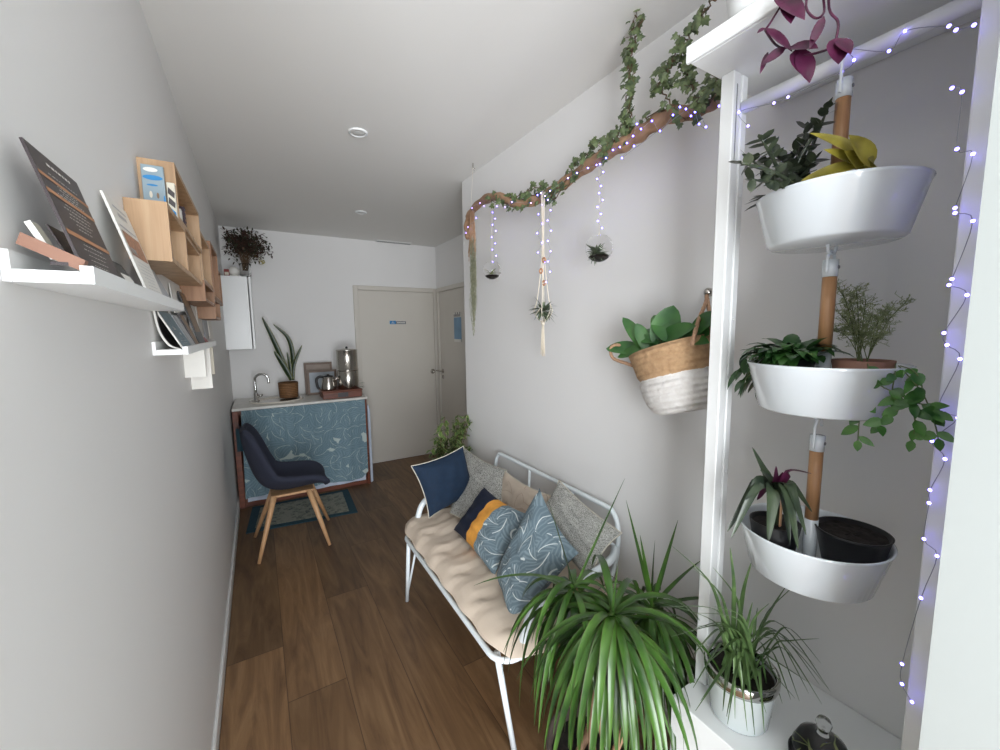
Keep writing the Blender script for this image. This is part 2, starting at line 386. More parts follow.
# ================================================================== SETTING
struct('floor',MB().box((-2.0,-2.1,-.05),(2.12,4.8,0)),'floor')
struct('ceiling',MB().box((-2.0,-2.1,HC),(2.12,4.8,HC+.08)),'ceil')
struct('wall_left',MB().box((XL-.1,.12,0),(XL,4.8,HC)),'wall')
struct('wall_entry',MB().box((-2.0,-2.1,0),(-1.9,.12,HC)),'entry_bounce_cut')
struct('wall_stub',MB().box((-2.0,.1205,0),(XL-.1005,.22,HC)),'entry_bounce_cut')
struct('wall_far',MB().box((XL,YF,0),(2.12,4.8,HC)),'wall')
struct('wall_side',MB().box((XS,2.59,0),(2.12,YF,HC)),'wall')
struct('wall_right',MB().box((XR,.14,0),(2.12,2.59,HC)),'wall')
struct('wall_near',MB().box((.775,-2.1,0),(2.12,.1395,HC)),'wall_dimmed')
wb=MB().box((-1.9,-2.1,2.4),(.775,-2.0,HC)).box((-1.9,-2.1,0),(-1.6,-2.0,2.4)).box((.7,-2.1,0),(.775,-2.0,2.4))
struct('wall_back',wb,'entry_bounce_cut')
struct('window_1',MB().box((-1.6,-2.08,.0),(-1.55,-2.02,2.4)).box((.65,-2.08,0),(.7,-2.02,2.4)).box((-1.55,-2.08,0),(.65,-2.02,.06)).box((-1.55,-2.08,2.34),(.65,-2.02,2.4)).box((-.5,-2.08,.06),(-.44,-2.02,2.34)),'trim')
struct('baseboard_left',MB().box((XL,.122,0),(XL+.012,4.69,.07),bev=.003),'trim')
struct('baseboard_right',MB().box((XR-.012,.63,0),(XR,2.59,.07),bev=.003),'trim')
# door 1 (far wall)
dx0,dx1,dz=.955,1.885,2.035
d1=struct('door_1',MB().box((.992,YF-.012,.008),(1.868,YF-.0005,1.985),bev=.002),'door')
struct('door_frame',MB().box((.94,YF-.028,0),(.99,YF-.0005,2.035),bev=.004).box((1.87,YF-.028,0),(1.918,YF-.0005,2.035),bev=.004).box((.9905,YF-.028,1.987),(1.8695,YF-.0005,2.035),bev=.004),'door',d1)
k=MB(); Ty=Matrix.Rotation(math.pi/2,4,'X')
k.lathe((1.836,YF-.012,1.035),[(.001,.0),(.03,.0),(.03,.006),(.024,.008),(.012,.008),(.012,.003),(.001,.003)],20,0,T=Ty)
struct('keyhole_plate',k,'chrome',d1)
sg=MB().box((1.33,YF-.016,1.612),(1.40,YF-.0125,1.65),0).box((1.401,YF-.016,1.612),(1.52,YF-.0125,1.645),1)
for i in range(7): sg.box((1.413+i*.014,YF-.0168,1.622),(1.422+i*.014,YF-.0161,1.636),2)
sg.box((1.345,YF-.0168,1.622),(1.385,YF-.0161,1.627),2).box((1.362,YF-.0168,1.627),(1.368,YF-.0161,1.643),2)
tag(sg.build('door_sign',['blue','grey','paper']),'small blue and grey sign stuck on the far door','sign')
# door 2 (side wall, x=1.92, from y ~3.75 to 4.62)
d2=struct('door_2',MB().box((XS-.012,3.78,.008),(XS-.0005,4.60,1.985),bev=.002),'door')
struct('door_frame',MB().box((XS-.028,4.602,0),(XS-.0005,4.652,2.035),bev=.004).box((XS-.028,3.728,0),(XS-.0005,3.778,2.035),bev=.004).box((XS-.028,3.7785,1.987),(XS-.0005,4.6015,2.035),bev=.004),'door',d2)
hd=MB(); Tx=Matrix.Rotation(-math.pi/2,4,'Y')
hd.lathe((XS-.012,4.53,1.045),[(.001,0),(.026,0),(.026,.008),(.001,.008)],18,0,T=Tx)
hd.tube([(XS-.018,4.53,1.045),(XS-.05,4.53,1.045)],.009,10).tube([(XS-.05,4.53,1.045),(XS-.052,4.60,1.045),(XS-.05,4.64,1.045)],.009,10)
hd.lathe((XS-.012,4.53,.975),[(.001,0),(.024,0),(.024,.007),(.001,.007)],18,0,T=Tx)
struct('door_handle',hd,'chrome',d2)
a=at(454,313,'x',XS-.014); b=at(461.5,342,'x',XS-.014)
ps=MB().box((XS-.018,b.y,b.z),(XS-.0125,a.y,a.z-.05),0).box((XS-.018,b.y,a.z-.049),(XS-.0125,a.y,a.z),1)
for i in range(6):
    y=lerp(b.y,a.y,(i+.5)/6); ps.box((XS-.021,y-.006,a.z-.044),(XS-.0185,y+.006,a.z+.004-.02*(i%2)),2)
ps.box((XS-.0185,b.y,b.z),(XS-.0125,a.y,b.z+.03),1)
tag(ps.build('poster',['sky','paper','dark']),'narrow blue and white poster hanging on the side door','poster')
# ceiling fittings
c=at(358,132,'z',HC)
t=thing('ceiling_spotlight','round white recessed ceiling spotlight, nearer and larger of the two','spotlight',c)
MB().lathe((c.x,c.y,HC-.0005),[(.047,0),(.047,-.006),(.038,-.009),(.036,-.003)],28,0,cap0=False,cap1=False).build('ring','white',t)
MB().lathe((c.x,c.y,HC-.002),[(.036,0),(.034,-.003),(.001,-.004)],28,0).build('lens','trim',t)
c=at(361,212,'z',HC)
t=thing('ceiling_spotlight','small round ceiling spotlight, the farther one near the end wall','spotlight',c)
MB().lathe((c.x,c.y,HC-.0005),[(.047,0),(.047,-.006),(.038,-.009),(.036,-.003)],28,0,cap0=False,cap1=False).build('ring','white',t)
MB().lathe((c.x,c.y,HC-.002),[(.036,0),(.034,-.003),(.001,-.004)],28,0).build('lens','trim',t)
vb=MB().box((1.2,4.60,HC-.012),(1.6,4.66,HC-.0005),0,bev=.003)
for i in range(3): vb.box((1.21,4.606+i*.018,HC-.0135),(1.59,4.612+i*.018,HC-.0122),1)
tag(vb.build('ceiling_vent',['trim','grey']),'thin slotted vent strip on the ceiling above the far door','vent')
# ================================================================== SINK CABINET
cx0,cx1,cy0,cy1=XL+.012,.895,4.08,4.688
cab=thing('sink_cabinet','wooden sink cabinet with white top and a palm print curtain front','cabinet',(.33,4.38,0))
ct=MB().box((cx0,cy0-.012,.868),(cx1+.008,cy1+.01,.89),0,bev=.003); ct.build('countertop','ctop',cab)
for (x,y,wd) in ((cx0,cy0,.045),(cx1-.028,cy0,.028),(cx0,cy1-.04,.04),(cx1-.028,cy1-.04,.028)):
    MB().box((x,y+.001,0),(x+wd,y+.04,.867),0,bev=.003).build('post','redwood',cab)
MB().box((cx1-.022,cy0+.042,.1),(cx1-.006,cy1-.042,.866),0).build('side_panel','redwood',cab)
MB().box((cx0+.046,cy0+.03,.0),(cx1-.029,cy0+.045,.075),0).build('rail','redwood',cab)
MB().box((cx0+.046,cy0+.02,.83),(cx1-.029,cy0+.04,.867),0).build('rail','redwood',cab)
cu=MB()
def curt(u,v):
    x=lerp(-.155,.872,u); amp=.014*(.4+.6*(1-v))*(1.0 if u<.62 else .45)
    y=cy0-.018+amp*math.sin(u*34+1.4*math.sin(u*9))+.004*math.sin(u*80)
    zb=.085+.012*math.sin(u*13)+ (0.0 if u<.95 else (u-.95)*1.0)
    return V((x-.02*(1-v)*(1-u),y,lerp(zb,.868,v)))
cu.grid(curt,110,10,0); cur=cu.build('curtain','curtain',cab)
li=MB(); li.grid(lambda u,v: V((lerp(-.16,.85,u),cy0+.003+.006*math.sin(u*30),lerp(.05,.7,v))),50,2,0); li.build('curtain_lining','cushionwhite',cur)
# sink
sc=(.13,4.36)
sk=thing('sink','oval ceramic inset sink in the white countertop','sink',(sc[0],sc[1],.89))
MB().lathe((sc[0],sc[1],.8905),[(.225,0),(.228,.008),(.218,.013),(.2,.010),(.19,.002)],40,0,sy=.82,cap0=False,cap1=False).build('rim','sink',sk)
MB().lathe((sc[0],sc[1],.8905),[(.19,.002),(.12,.0015),(.001,.001)],40,0,sy=.82,cap0=False,cap1=False).build('basin','chrome',sk)
# faucet
fp=at(259,398,'z',.89); fp=V((-.04,4.43,.89))
fa=thing('faucet','curved chrome swan-neck tap behind the sink','faucet',fp)
tbs=MB().lathe(fp,[(.03,0),(.03,.008),(.02,.012),(.018,.07),(.013,.08)],20,0).build('tap_base','chromed',fa)
top=[fp+V((0,0,.07)),fp+V((0,0,.2))]+[fp+V((.055-.055*math.cos(a),-.02*math.sin(a/2),.2+.055*math.sin(a))) for a in [math.pi*i/8 for i in range(1,9)]]+[fp+V((.112,-.02,.165))]
MB().tube(spline(top,3),.0105,12,0).build('spout','chromed',fa)
MB().tube([fp+V((.015,0,.045)),fp+V((.04,0,.048)),fp+V((.055,0,.06))],[.012,.012,.008],10,0).build('lever','chromed',tbs)
# snake plant
pp=V((.222,4.30,.8905)); pp=V((at(289,395,'y',4.42).x,4.42,.9035))
sp=thing('snake_plant','tall snake plant in a woven bamboo pot beside the sink','potted plant',pp)
pq=MB().lathe(pp,[(.002,0),(.077,0),(.083,.005),(.088,.145),(.082,.148),(.079,.12),(.002,.12)],36,0).build('pot','wicker',sp)
MB().lathe(pp,[(.078,.121),(.002,.124)],24,0,cap0=False).build('soil','soil',pq)
sl=MB()
for pts_,W in (([(291,380),(279,352),(271,335),(262,317)],.044),([(292,380),(293,358),(288,338),(273,324)],.040),([(293,380),(294,365),(302,345)],.034),([(292,380),(284,366),(274,351)],.05),([(291,380),(290,366),(287,352)],.03)):
    ppx=[at(x_,y_,'y',4.40+.01*len(pts_)) for x_,y_ in pts_]; b0,mid,tip=ppx[0],ppx[1],ppx[-1]
    path=spline(ppx,6); vs=[];uv=[]
    for i,q in enumerate(path):
        tt=i/(len(path)-1); wd=W*.5*(math.sin(math.pi*(.18+.82*tt))**.6 if tt<1 else .01)+.001; d=(path[min(i+1,len(path)-1)]-path[max(i-1,0)]).normalized(); sd=d.cross(V((0.3,1,0))).normalized()
        vs+=[q-sd*wd,q+V((0,.006,0)),q+sd*wd]; uv+=[(0,tt),(.5,tt),(1,tt)]
    sl.add(vs,[g for i in range(len(path)-1) for g in ((i*3,i*3+1,i*3+4,i*3+3),(i*3+1,i*3+2,i*3+5,i*3+4))],0,True,uv)
o=sl.build('leaves','snake',sp); md=o.modifiers.new('s','SOLIDIFY'); md.thickness=.003
# frames
def frame(x0,x1,z0,z1,y,lean,wd,mf,mp,label,name='framed_print'):
    t=thing(name,label,'picture frame',((x0+x1)/2,y,z0))
    T=Tm((0,y,z0),rx=-lean)
    b=MB(); h=z1-z0
    b.box((x0,-.018,0),(x0+wd,0,h),0,T).box((x1-wd,-.018,0),(x1,0,h),0,T).box((x0+wd,-.018,0),(x1-wd,0,wd),0,T).box((x0+wd,-.018,h-wd),(x1-wd,0,h),0,T)
    b.build('frame',mf,t)
    MB().box((x0+wd,-.008,wd),(x1-wd,-.003,h-wd),0,T).build('picture',mp,t)
M['mirror']=base('glossy_photo',rgb(170,178,186),.1,0,.2,8)
M['bframe']=base('taupe_board',rgb(150,136,126),.6)
M['brownframe']=base('brown_frame',rgb(112,92,78),.5)
frame(.40,.67,.8905,1.215,4.60,.12,.02,'brownframe','bframe','taupe picture frame leaning on the wall behind the counter')
frame(.415,.70,.8905,1.14,4.53,.12,.022,'brownframe','mirror','brown picture frame with pale glossy picture behind the kettle')
# wooden tray box
ty0,ty1,tx0,tx1=4.13,4.36,.505,.865
tr=thing('wooden_tray','low red-brown wooden box with a dark label carrying the kettle','box',(.69,4.24,.89))
MB().box((tx0,ty0,.8905),(tx1,ty1,.955),0,bev=.004).build('body','redlight' if False else 'redwood',tr)
MB().box((tx0-.006,ty0-.006,.9555),(tx1+.006,ty1+.006,.968),0,bev=.003).build('lid','redwood',tr)
MB().box((.64,ty0-.003,.9),(.735,ty0-.0005,.945),0).build('label_plate','dark',tr)
# kettle
kc=V((.575,4.24,.9685)); ke=thing('kettle','small steel kettle with black handle on the wooden box','kettle',kc)
MB().lathe(kc,[(.002,0),(.066,0),(.068,.01),(.064,.05),(.052,.12),(.048,.128),(.002,.129)],32,0).build('body','chrome',ke)
MB().lathe(kc+V((0,0,.1292)),[(.047,0),(.044,.008),(.012,.012),(.012,.022),(.002,.024)],24,0).build('lid','black',ke)
MB().tube(spline([kc+V((-.045,0,.13)),kc+V((-.08,0,.132)),kc+V((-.105,0,.105)),kc+V((-.1,0,.04)),kc+V((-.085,0,.015))],5),.013,8,0).build('handle','black',ke)
MB().lathe(kc+V((.07,0,.1)),[(.008,-.03),(.018,.02),(.015,.022)],10,0,T=Matrix.Rotation(.8,3,'Y').to_4x4()).build('spout','chrome',ke)
# tall water filter
wc=V((.762,4.25,.9685)); wf=thing('water_filter','tall two-tier polished steel canister next to the kettle','canister',wc)
MB().lathe(wc,[(.002,0),(.098,0),(.102,.005),(.102,.175),(.098,.18),(.002,.18)],40,0).build('lower_chamber','chrome',wf)
uc=MB().lathe(wc+V((0,0,.1805)),[(.002,0),(.104,0),(.104,.01),(.100,.013),(.100,.195),(.103,.20),(.098,.206),(.02,.218),(.002,.219)],40,0).build('upper_chamber','chrome',wf)
MB().lathe(wc+V((0,0,.3995)),[(.002,0),(.009,0),(.012,.012),(.002,.02)],14,0).build('knob','black',uc)
# small sprig pot at the counter edge
sg_=V((.845,4.50,.8905)); t=thing('sprig_vase','small dark vase with a thin green sprig at the counter corner','vase',sg_)
MB().lathe(sg_,[(.002,0),(.018,0),(.02,.03),(.01,.05),(.012,.06),(.002,.058)],16,0).build('vase','black',t)
b=MB()
for i in range(7):
    a=R_(-.8,.8); p=sg_+V((0,0,.055)); q=p+V((.08+R_(0,.03),a*.03,R_(-.01,.07))); b.tube([p,q],.0012,4,1); b.leaf(q,(1,a,R_(-.5,.6)),.03,.016,.3,'oval',3)
b.build('sprig',['dgreen','stem'],t)
# folded panel leaning at the cabinet's side
fpn=thing('folded_board','thin pale folded board standing against the right side of the sink cabinet','board',(.925,4.2,0))
MB().box((.904,4.10,.003),(.918,4.45,.80),0,bev=.003).build('panel','cushionwhite',fpn)
MB().box((.9185,4.12,.003),(.932,4.44,.76),0,bev=.003).build('panel','cushionwhite',fpn)
# teal cloth bag behind chair
b=MB(); b.grid(lambda u,v: V((lerp(-.205,-.14,u),4.055-.012*math.sin(math.pi*u)*math.sin(math.pi*v),lerp(.52,.72,v))),6,6,0); b.grid(lambda u,v: V((lerp(-.14,-.205,u),4.068,lerp(.52,.72,v))),6,6,0)
b.tube([(-.19,4.062,.72),(-.18,4.05,.76),(-.165,4.062,.72)],.003,6,0)
tag(b.build('hanging_cloth','rugb'),'dark teal cloth hanging from the left post of the sink cabinet','cloth')
# wall cabinet
wcx0,wcx1,wy0,wy1,wz0,wz1=XL+.001,-.035,4.30,4.698,1.385,2.03
wcb=thing('wall_cabinet','tall white wall cabinet hung at the far left corner','cabinet',((wcx0+wcx1)/2,4.5,wz0))
MB().box((wcx0,wy0,wz0),(wcx1,wy1,wz1),0,bev=.003).build('body','white',wcb)
MB().box((wcx1+.008,wy0+.0,wz0),(wcx1+.026,wy1,wz1),0,bev=.003).build('door','white',wcb)
# bouquet in vase
vc=V((-.045,4.40,2.0305)); bq=thing('dried_bouquet','dark dried flower bouquet in a glass vase on the wall cabinet','bouquet',vc)
MB().lathe(vc,[(.002,0),(.04,0),(.045,.02),(.04,.09),(.05,.12),(.048,.12),(.038,.09),(.042,.02),(.002,.008)],24,0).build('vase','glass',bq)
b=MB(); cen=at(246,247,'y',4.38)
for i in range(110):
    d=V((R_(-1,1),R_(-1,1),R_(-.5,1))).normalized(); q=cen+V((d.x*.18,d.y*.16,d.z*.15))*R_(.2,1.0)
    q.x=max(q.x,XL+.02); q.y=min(q.y,4.68); q.z=min(q.z,2.5)
    b.tube(spline([vc+V((R_(-.02,.02),R_(-.02,.02),.06)),lerp(vc+V((0,0,.12)),q,.5)+V((0,0,.03)),q],3),.0014,4,2)
    for k in range(16):
        r=q+V((R_(-1,1),R_(-1,1),R_(-1,1)))*.04; r.x=max(r.x,XL+.015)
        b.leaf(r,(R_(-1,1),R_(-1,1),R_(-1,1)),R_(.02,.04),R_(.012,.02),0,'oval',3,random.choice((0,0,1)))
b.build('dried_flowers',['dried','driedg','bstem'],bq)
b=MB(); yc=at(262,262,'y',4.3)
for i in range(40): 
    r=yc+V((R_(-1,1),R_(-1,1),R_(-1,1)))*.022; b.leaf(r,(R_(-1,1),R_(-1,1),R_(-1,1)),.018,.012,0,'oval',3)
b.tube([yc,cen],.0015,4,0); b.build('yellow_flower','yellow',bq)
b=MB().sphere((-.13,4.36,2.078),.042,20,0,(1,1,1)).lathe((-.13,4.36,2.0305),[(.002,0),(.03,0),(.028,.012),(.002,.014)],18,0)
tag(b.build('white_ornament','paper'),'round white ornament in front of the bouquet on the wall cabinet','ornament')
b=MB().box((-.205,4.34,2.0305),(-.165,4.38,2.09),0,bev=.004).box((-.2,4.3385,2.04),(-.17,4.3395,2.065),1)
tag(b.build('small_box',['red','cream']),'tiny dark red box at the left edge on the wall cabinet','box')
# rug
rg=thing('rug','small rug with faded pattern and dark teal border under the chair','rug',(.26,3.75,0))
c0,c1,c2,c3=V((-.17,3.54,0)),V((.64,3.46,0)),V((.665,4.04,0)),V((-.13,4.06,0))
def rugq(i,z0,z1):
    c=(c0+c1+c2+c3)/4; return [lerp(p,c,0)+ (c-p)*0 for p in (c0,c1,c2,c3)]
def quad_slab(cs,z0,z1,b,mi=0):
    lo=[V((p.x,p.y,z0)) for p in cs]; hi=[V((p.x,p.y,z1)) for p in cs]
    b.add(lo+hi,[(3,2,1,0),(4,5,6,7),(0,1,5,4),(1,2,6,5),(2,3,7,6),(3,0,4,7)],mi,False)
cc=(c0+c1+c2+c3)/4
def ins(p,dx,dy): return V((p.x+(dx if p.x<cc.x else -dx),p.y+(dy if p.y<cc.y else -dy),0))
b=MB(); quad_slab((c0,c1,c2,c3),.001,.007,b); b.build('rug_border','rugb',rg)
b=MB(); quad_slab([ins(p,.06,.055) for p in (c0,c1,c2,c3)],.0072,.0085,b); b.build('rug_field','rug',rg)
# ================================================================== CHAIR
ch=thing('shell_chair','dark navy fabric shell chair with light wooden legs in front of the sink','chair',(.14,3.2,0))
prof=[(-.125,.885),(-.122,.85),(-.115,.78),(-.095,.68),(-.065,.57),(-.02,.485),(.05,.445),(.13,.435),(.22,.44),(.30,.448),(.345,.445),(.375,.43)]
pf=spline([V((x,0,z)) for x,z in prof],3)
NP=len(pf)-1
def shell(u,v):
    i=u*NP; k=min(int(i),NP-1); p=lerp(pf[k],pf[k+1],i-k); s=(v-.5)*2
    d=(pf[k+1]-pf[k]).normalized(); n=V((-d.z,0,d.x)); 
    if n.x<0 and u<.4: n=-n
    n=V((abs(n.x),0,abs(n.z))) if True else n
    wd=.215*(1-.38*max(0,1-u*4.2)**2)*(1-.28*max(0,(u-.86)/.14)**2)
    lift=.12*math.sin(math.pi*min(1,max(0,u*1.02)))**.7*abs(s)**2.4
    return V((p.x,3.235+s*wd*(1-.06*abs(s)),p.z))+n*lift
b=MB(); b.grid(shell,NP,18,0); o=b.build('seat_shell','chairfab',ch)
md=o.modifiers.new('s','SOLIDIFY'); md.thickness=.042; md.offset=0; md=o.modifiers.new('b','SUBSURF'); md.levels=1; md.render_levels=1
tops=[(.03,3.12),(.25,3.12),(.27,3.34),(.04,3.34)]; bots=[(-.087,3.017),(.355,3.021),(.405,3.43),(-.11,3.43)]
for (a_,b_) in zip(tops,bots):
    p=V((a_[0],a_[1],.405)); q=V((b_[0],b_[1],.0095 if b_[1]>3.4 and b_[0]<.6 else .001)); q.z=.001 if b_[1]<3.4 else .009
    MB().tube([q,lerp(q,p,.5),p],[.011,.016,.020],14,0).build('leg','oak',ch)
MB().box((.01,3.11,.392),(.285,3.35,.410),0,bev=.004).build('seat_base','oak',ch)
# ================================================================== LEFT WALL LEDGES
def ledge(y0,y1,z,label):
    t=thing('picture_ledge',label,'shelf',(-.2,(y0+y1)/2,z))
    MB().box((-.2265,y0,z),(-.1725,y1,z+.014),0).build('board','white',t)
    MB().box((-.172,y0,z),(-.16,y1,z+.021),0).build('front_lip','white',t)
    MB().box((-.2345,y0,z),(-.227,y1,z+.035),0).build('back_board','white',t)
    return t
ledge(.668,1.37,1.59,'white picture ledge on the left wall, upper and nearer one')
ledge(1.37,2.27,1.475,'white picture ledge on the left wall, lower and farther one')
def card(p0,p1,h_up,th,name,label,cat,mats,deco=None,group=None):
    """leaning card: bottom edge p0->p1, up vector h_up"""
    p0,p1,hu=V(p0),V(p1),V(h_up); U=(p1-p0); n=U.cross(hu).normalized()
    if n.x<0: n=-n
    def P(u,v,w=0): return p0+U*u+hu*v+n*w
    b=MB(); b.add([P(0,0),P(1,0),P(1,1),P(0,1),P(0,0,-th),P(1,0,-th),P(1,1,-th),P(0,1,-th)],[(0,1,2,3),(7,6,5,4),(0,4,5,1),(1,5,6,2),(2,6,7,3),(3,7,4,0)],0,False)
    for (u0,v0,u1,v1,mi) in (deco or []):
        b.add([P(u0,v0,.0006),P(u1,v0,.0006),P(u1,v1,.0006),P(u0,v1,.0006)],[(0,1,2,3)],mi,False)
    return tag(b.build(name,mats),label,cat,group)
# tall dark menu with copper bands
def lines(v0,v1,n,mi,u0=.2,u1=.8,th=.006):
    out=[]
    for i in range(n):
        v=lerp(v0,v1,(i+.5)/n); c=(u0+u1)/2; w=(u1-u0)/2*R_(.5,1)
        x=c-w
        while x<c+w:
            l=R_(.02,.07); out.append((x,v,min(x+l,c+w),v+th,mi)); x+=l+.018
    return out
z1=1.6045
A=V((-.174,.70,z1)); B=V((-.174,.865,z1)); top=at(22,137,'y',.70)
deco=[(0,.32,1,.36,1),(0,.63,1,.665,1),(0,.76,1,.79,1)]+lines(.80,.84,1,2)+lines(.66,.76,4,2)+lines(.40,.62,6,2)+lines(.05,.3,6,2)+lines(.87,.93,1,2,.25,.75,.022)
card(A,B,V((top.x-A.x,0,top.z-A.z)),.003,'menu_card','tall dark menu card with three copper bands on the upper ledge','menu',['dark','copper','paper'],deco)
p=V((-.226,.684,1.634)); q=V((-.175,.684,1.6065)); n=V((.35,0,.94)).normalized(); w=.014; b=MB(); e=V((0,.012,0))
b.add([p,q,q+n*w,p+n*w,p+e,q+e,q+n*w+e,p+n*w+e],[(0,1,2,3),(7,6,5,4),(0,4,5,1),(1,5,6,2),(2,6,7,3),(3,7,4,0)],0,False)
b.box((-.2,.6835,1.612),(-.185,.6839,1.616),1)
tag(b.build('card_holder',['terracotta','dark']),'brown slanted card holder at the near end of the upper ledge','card holder')
A=at(57,258,'y',.698); tp=at(30,220,'y',.698)
card(A,A+V((0,.02,0)),(tp-A),.006,'booklet','small white booklet leaning against the dark menu card','booklet',['paper','cream'],[(.06,.04,.94,.96,1)])
A=at(72,262,'y',.72); tp=at(47,224,'y',.72)
card(A,A+V((0,.06,0)),(tp-A),.002,'small_card','small dark card standing behind the white booklet','card',['dark','copper'],lines(.1,.9,5,1))
A=V((-.174,1.05,z1)); B=V((-.174,1.21,z1)); tp=at(102,190,'y',1.05)
deco=[(.08,.42,.92,.66,1),(.1,.7,.9,.72,2),(.3,.82,.7,.86,2),(.2,.9,.8,.92,2),(.1,.44,.4,.5,2)]+lines(.03,.38,9,2,.1,.9)
card(A,B,(tp.x-A.x,0,tp.z-A.z),.004,'menu_card','white menu card with food photographs leaning on the upper ledge','menu',['paper','photo1','paperg'],deco)
card((-.175,1.225,z1),(-.175,1.34,z1),(-.035,0,.085),.002,'leaflet','grey leaflet at the far end of the upper ledge','leaflet',['paperg','paper'],lines(.1,.9,5,1))
card((-.18,.93,z1),(-.18,1.03,z1),(-.028,0,.055),.004,'card_stand','small black card stand between the two menus','card stand',['black','paper'],[(.3,.05,.95,.6,1)])
# magazines on the lower ledge
zl=1.4895
b=MB()
pth=spline([V((-.176,1.39,zl)),V((-.20,1.39,zl+.012)),V((-.218,1.39,zl+.05)),V((-.2255,1.39,zl+.11))],5)
vs=[];fs=[]
for q_ in pth: vs+=[q_,q_+V((0,.2,0)),q_+V((-.004,0,-.002)),q_+V((-.004,.2,-.002))]
for i in range(len(pth)-1):
    a=i*4; fs+=[(a,a+1,a+5,a+4),(a+2,a+6,a+7,a+3),(a,a+4,a+6,a+2),(a+1,a+3,a+7,a+5)]
b.add(vs,fs,0,True)
for i in range(len(pth)-1):
    e=V((.0006,0,.0006)); b.add([pth[i]+e+V((0,.003,0)),pth[i]+e+V((0,.198,0)),pth[i+1]+e+V((0,.198,0)),pth[i+1]+e+V((0,.003,0))],[(0,1,2,3)],1,False)
tag(b.build('magazine',['paper','black']),'bent white-edged magazine at the near end of the lower ledge','magazine')
specs=[(1.42,1.60,(-.050,.0,.105),['paper','teal_print','paper'],'teal magazine in a white cover leaning on the lower ledge','magazine',[(.03,.02,.97,.98,1),(.3,.5,.5,.62,2),(.6,.35,.7,.42,2)]+lines(.1,.3,3,2)),
 (1.605,1.70,(-.045,0,.10),['paperg','black','paper'],'grey leaflet with a black edge behind the teal magazine','leaflet',[(0,.0,.06,1,1)]+lines(.2,.8,5,2)),
 (1.705,1.80,(-.042,0,.11),['dark','brownprint','paper'],'grey framed card next to the brown book on the lower ledge','card',[(.06,.05,.9,.95,1)]),
 (1.81,2.0,(-.048,0,.19),['black','brownprint','dark'],'tall black-edged brown book at the middle of the lower ledge','book',[(.12,.25,.9,.97,1)]),
 (2.05,2.15,(-.03,0,.05),['red','cream'],'little red card at the far end of the lower ledge','card',[(.1,.5,.9,.9,1)])]
for (y0,y1,up,mt,lb,nm,dc) in specs: card((-.175,y0,zl),(-.175,y1,zl),up,.004,nm,lb,nm,mt,dc)
# ================================================================== WOODEN WALL SHELF
ws=thing('wooden_wall_shelf','stepped wall shelf of open wooden boxes on the left wall','shelf',(-.2,2.1,1.6))
xo=-.157; xw=XL+.0005; th=.012
def cubby(y0,y1,z0,z1,mt='plank',xo_=None,back=True):
    x1=xo_ or xo; b=MB()
    b.box((xw,y0,z0),(x1,y0+th,z1),0).box((xw,y1-th,z0),(x1,y1,z1),0).box((xw,y0+th,z0),(x1,y1-th,z0+th),0).box((xw,y0+th,z1-th),(x1,y1-th,z1),0)
    if back: b.box((xw,y0+th,z0+th),(xw+.006,y1-th,z1-th),0)
    b.build('box_compartment',mt,ws)
cubby(1.235,1.52,1.70,1.835)
cubby(1.42,1.96,1.836,1.985)
cubby(1.53,1.94,1.71,1.8345,'plank',-.163)
cubby(1.965,2.35,1.735,1.93,'plank',-.16)
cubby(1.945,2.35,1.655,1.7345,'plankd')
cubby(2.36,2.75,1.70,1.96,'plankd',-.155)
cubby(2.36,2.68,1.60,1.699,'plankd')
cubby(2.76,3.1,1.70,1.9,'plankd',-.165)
# books in/on it
ya=1.385; bl=at(144,203,'y',ya); br_=at(166.5,204,'y',ya); th_=at(145,164,'y',ya).z-1.8355
X0_,X1_=bl.x,br_.x
b=MB().box((X0_,ya,1.8355),(X1_,ya+.014,1.8355+th_),0,bev=.001)
for (u0,v0,u1,v1,mi) in ((.1,.86,.75,.95,1),(.05,.70,.95,.80,2),(.2,.58,.7,.62,2),(.28,.34,.42,.48,3),(.6,.34,.72,.46,4),(.15,.05,.85,.14,1),(.9,.2,.99,.42,2)):
    n=14; c_=(lerp(X0_,X1_,(u0+u1)/2),1.8355+th_*(v0+v1)/2); b.poly([V((c_[0]+(X1_-X0_)*(u1-u0)/2*math.cos(2*math.pi*k/n),ya-.0006,c_[1]+th_*(v1-v0)/2*math.sin(2*math.pi*k/n))) for k in range(n)],mi)
tag(b.build('patterned_book',['bluegrey','paper','blue','cream','brownprint']),'blue-grey book with white and blue ovals standing on the wooden shelf','book')
b=MB().box((X1_+.002,1.395,1.8355),(-.158,1.412,1.925),0,bev=.001)
for (z0,mi) in ((1.905,1),(1.88,1),(1.855,2)): b.poly([V((X1_+.0035,1.3945,z0-.008)),V((-.1605,1.3945,z0-.02)),V((-.159,1.3945,z0-.006)),V((X1_+.005,1.3945,z0+.008))],mi)
tag(b.build('thin_book',['cream','dark','blue']),'narrow cream book with dark leaf marks beside the blue patterned book','book')
b=MB().box((xw+.008,1.60,1.8485),(-.172,1.63,1.91),0); tag(b.build('white_book','paper'),'white book inside the upper wooden box','book')
b=MB().box((xw+.008,1.633,1.8485),(-.166,1.66,1.925),0)
for i in range(5): b.box((-.1659,1.638,1.86+i*.012),(-.1655,1.655,1.864+i*.012),1)
tag(b.build('dark_book',['purple_dark','copper']),'dark purple book inside the upper wooden box','book')
card((-.158,1.98,1.931),(-.158,2.0,1.931),(-.012,0,.075),.004,'white_card','tall white card standing on the stepped end of the wooden shelf','card',['paper','paperg'],[(.1,.1,.9,.9,1)])
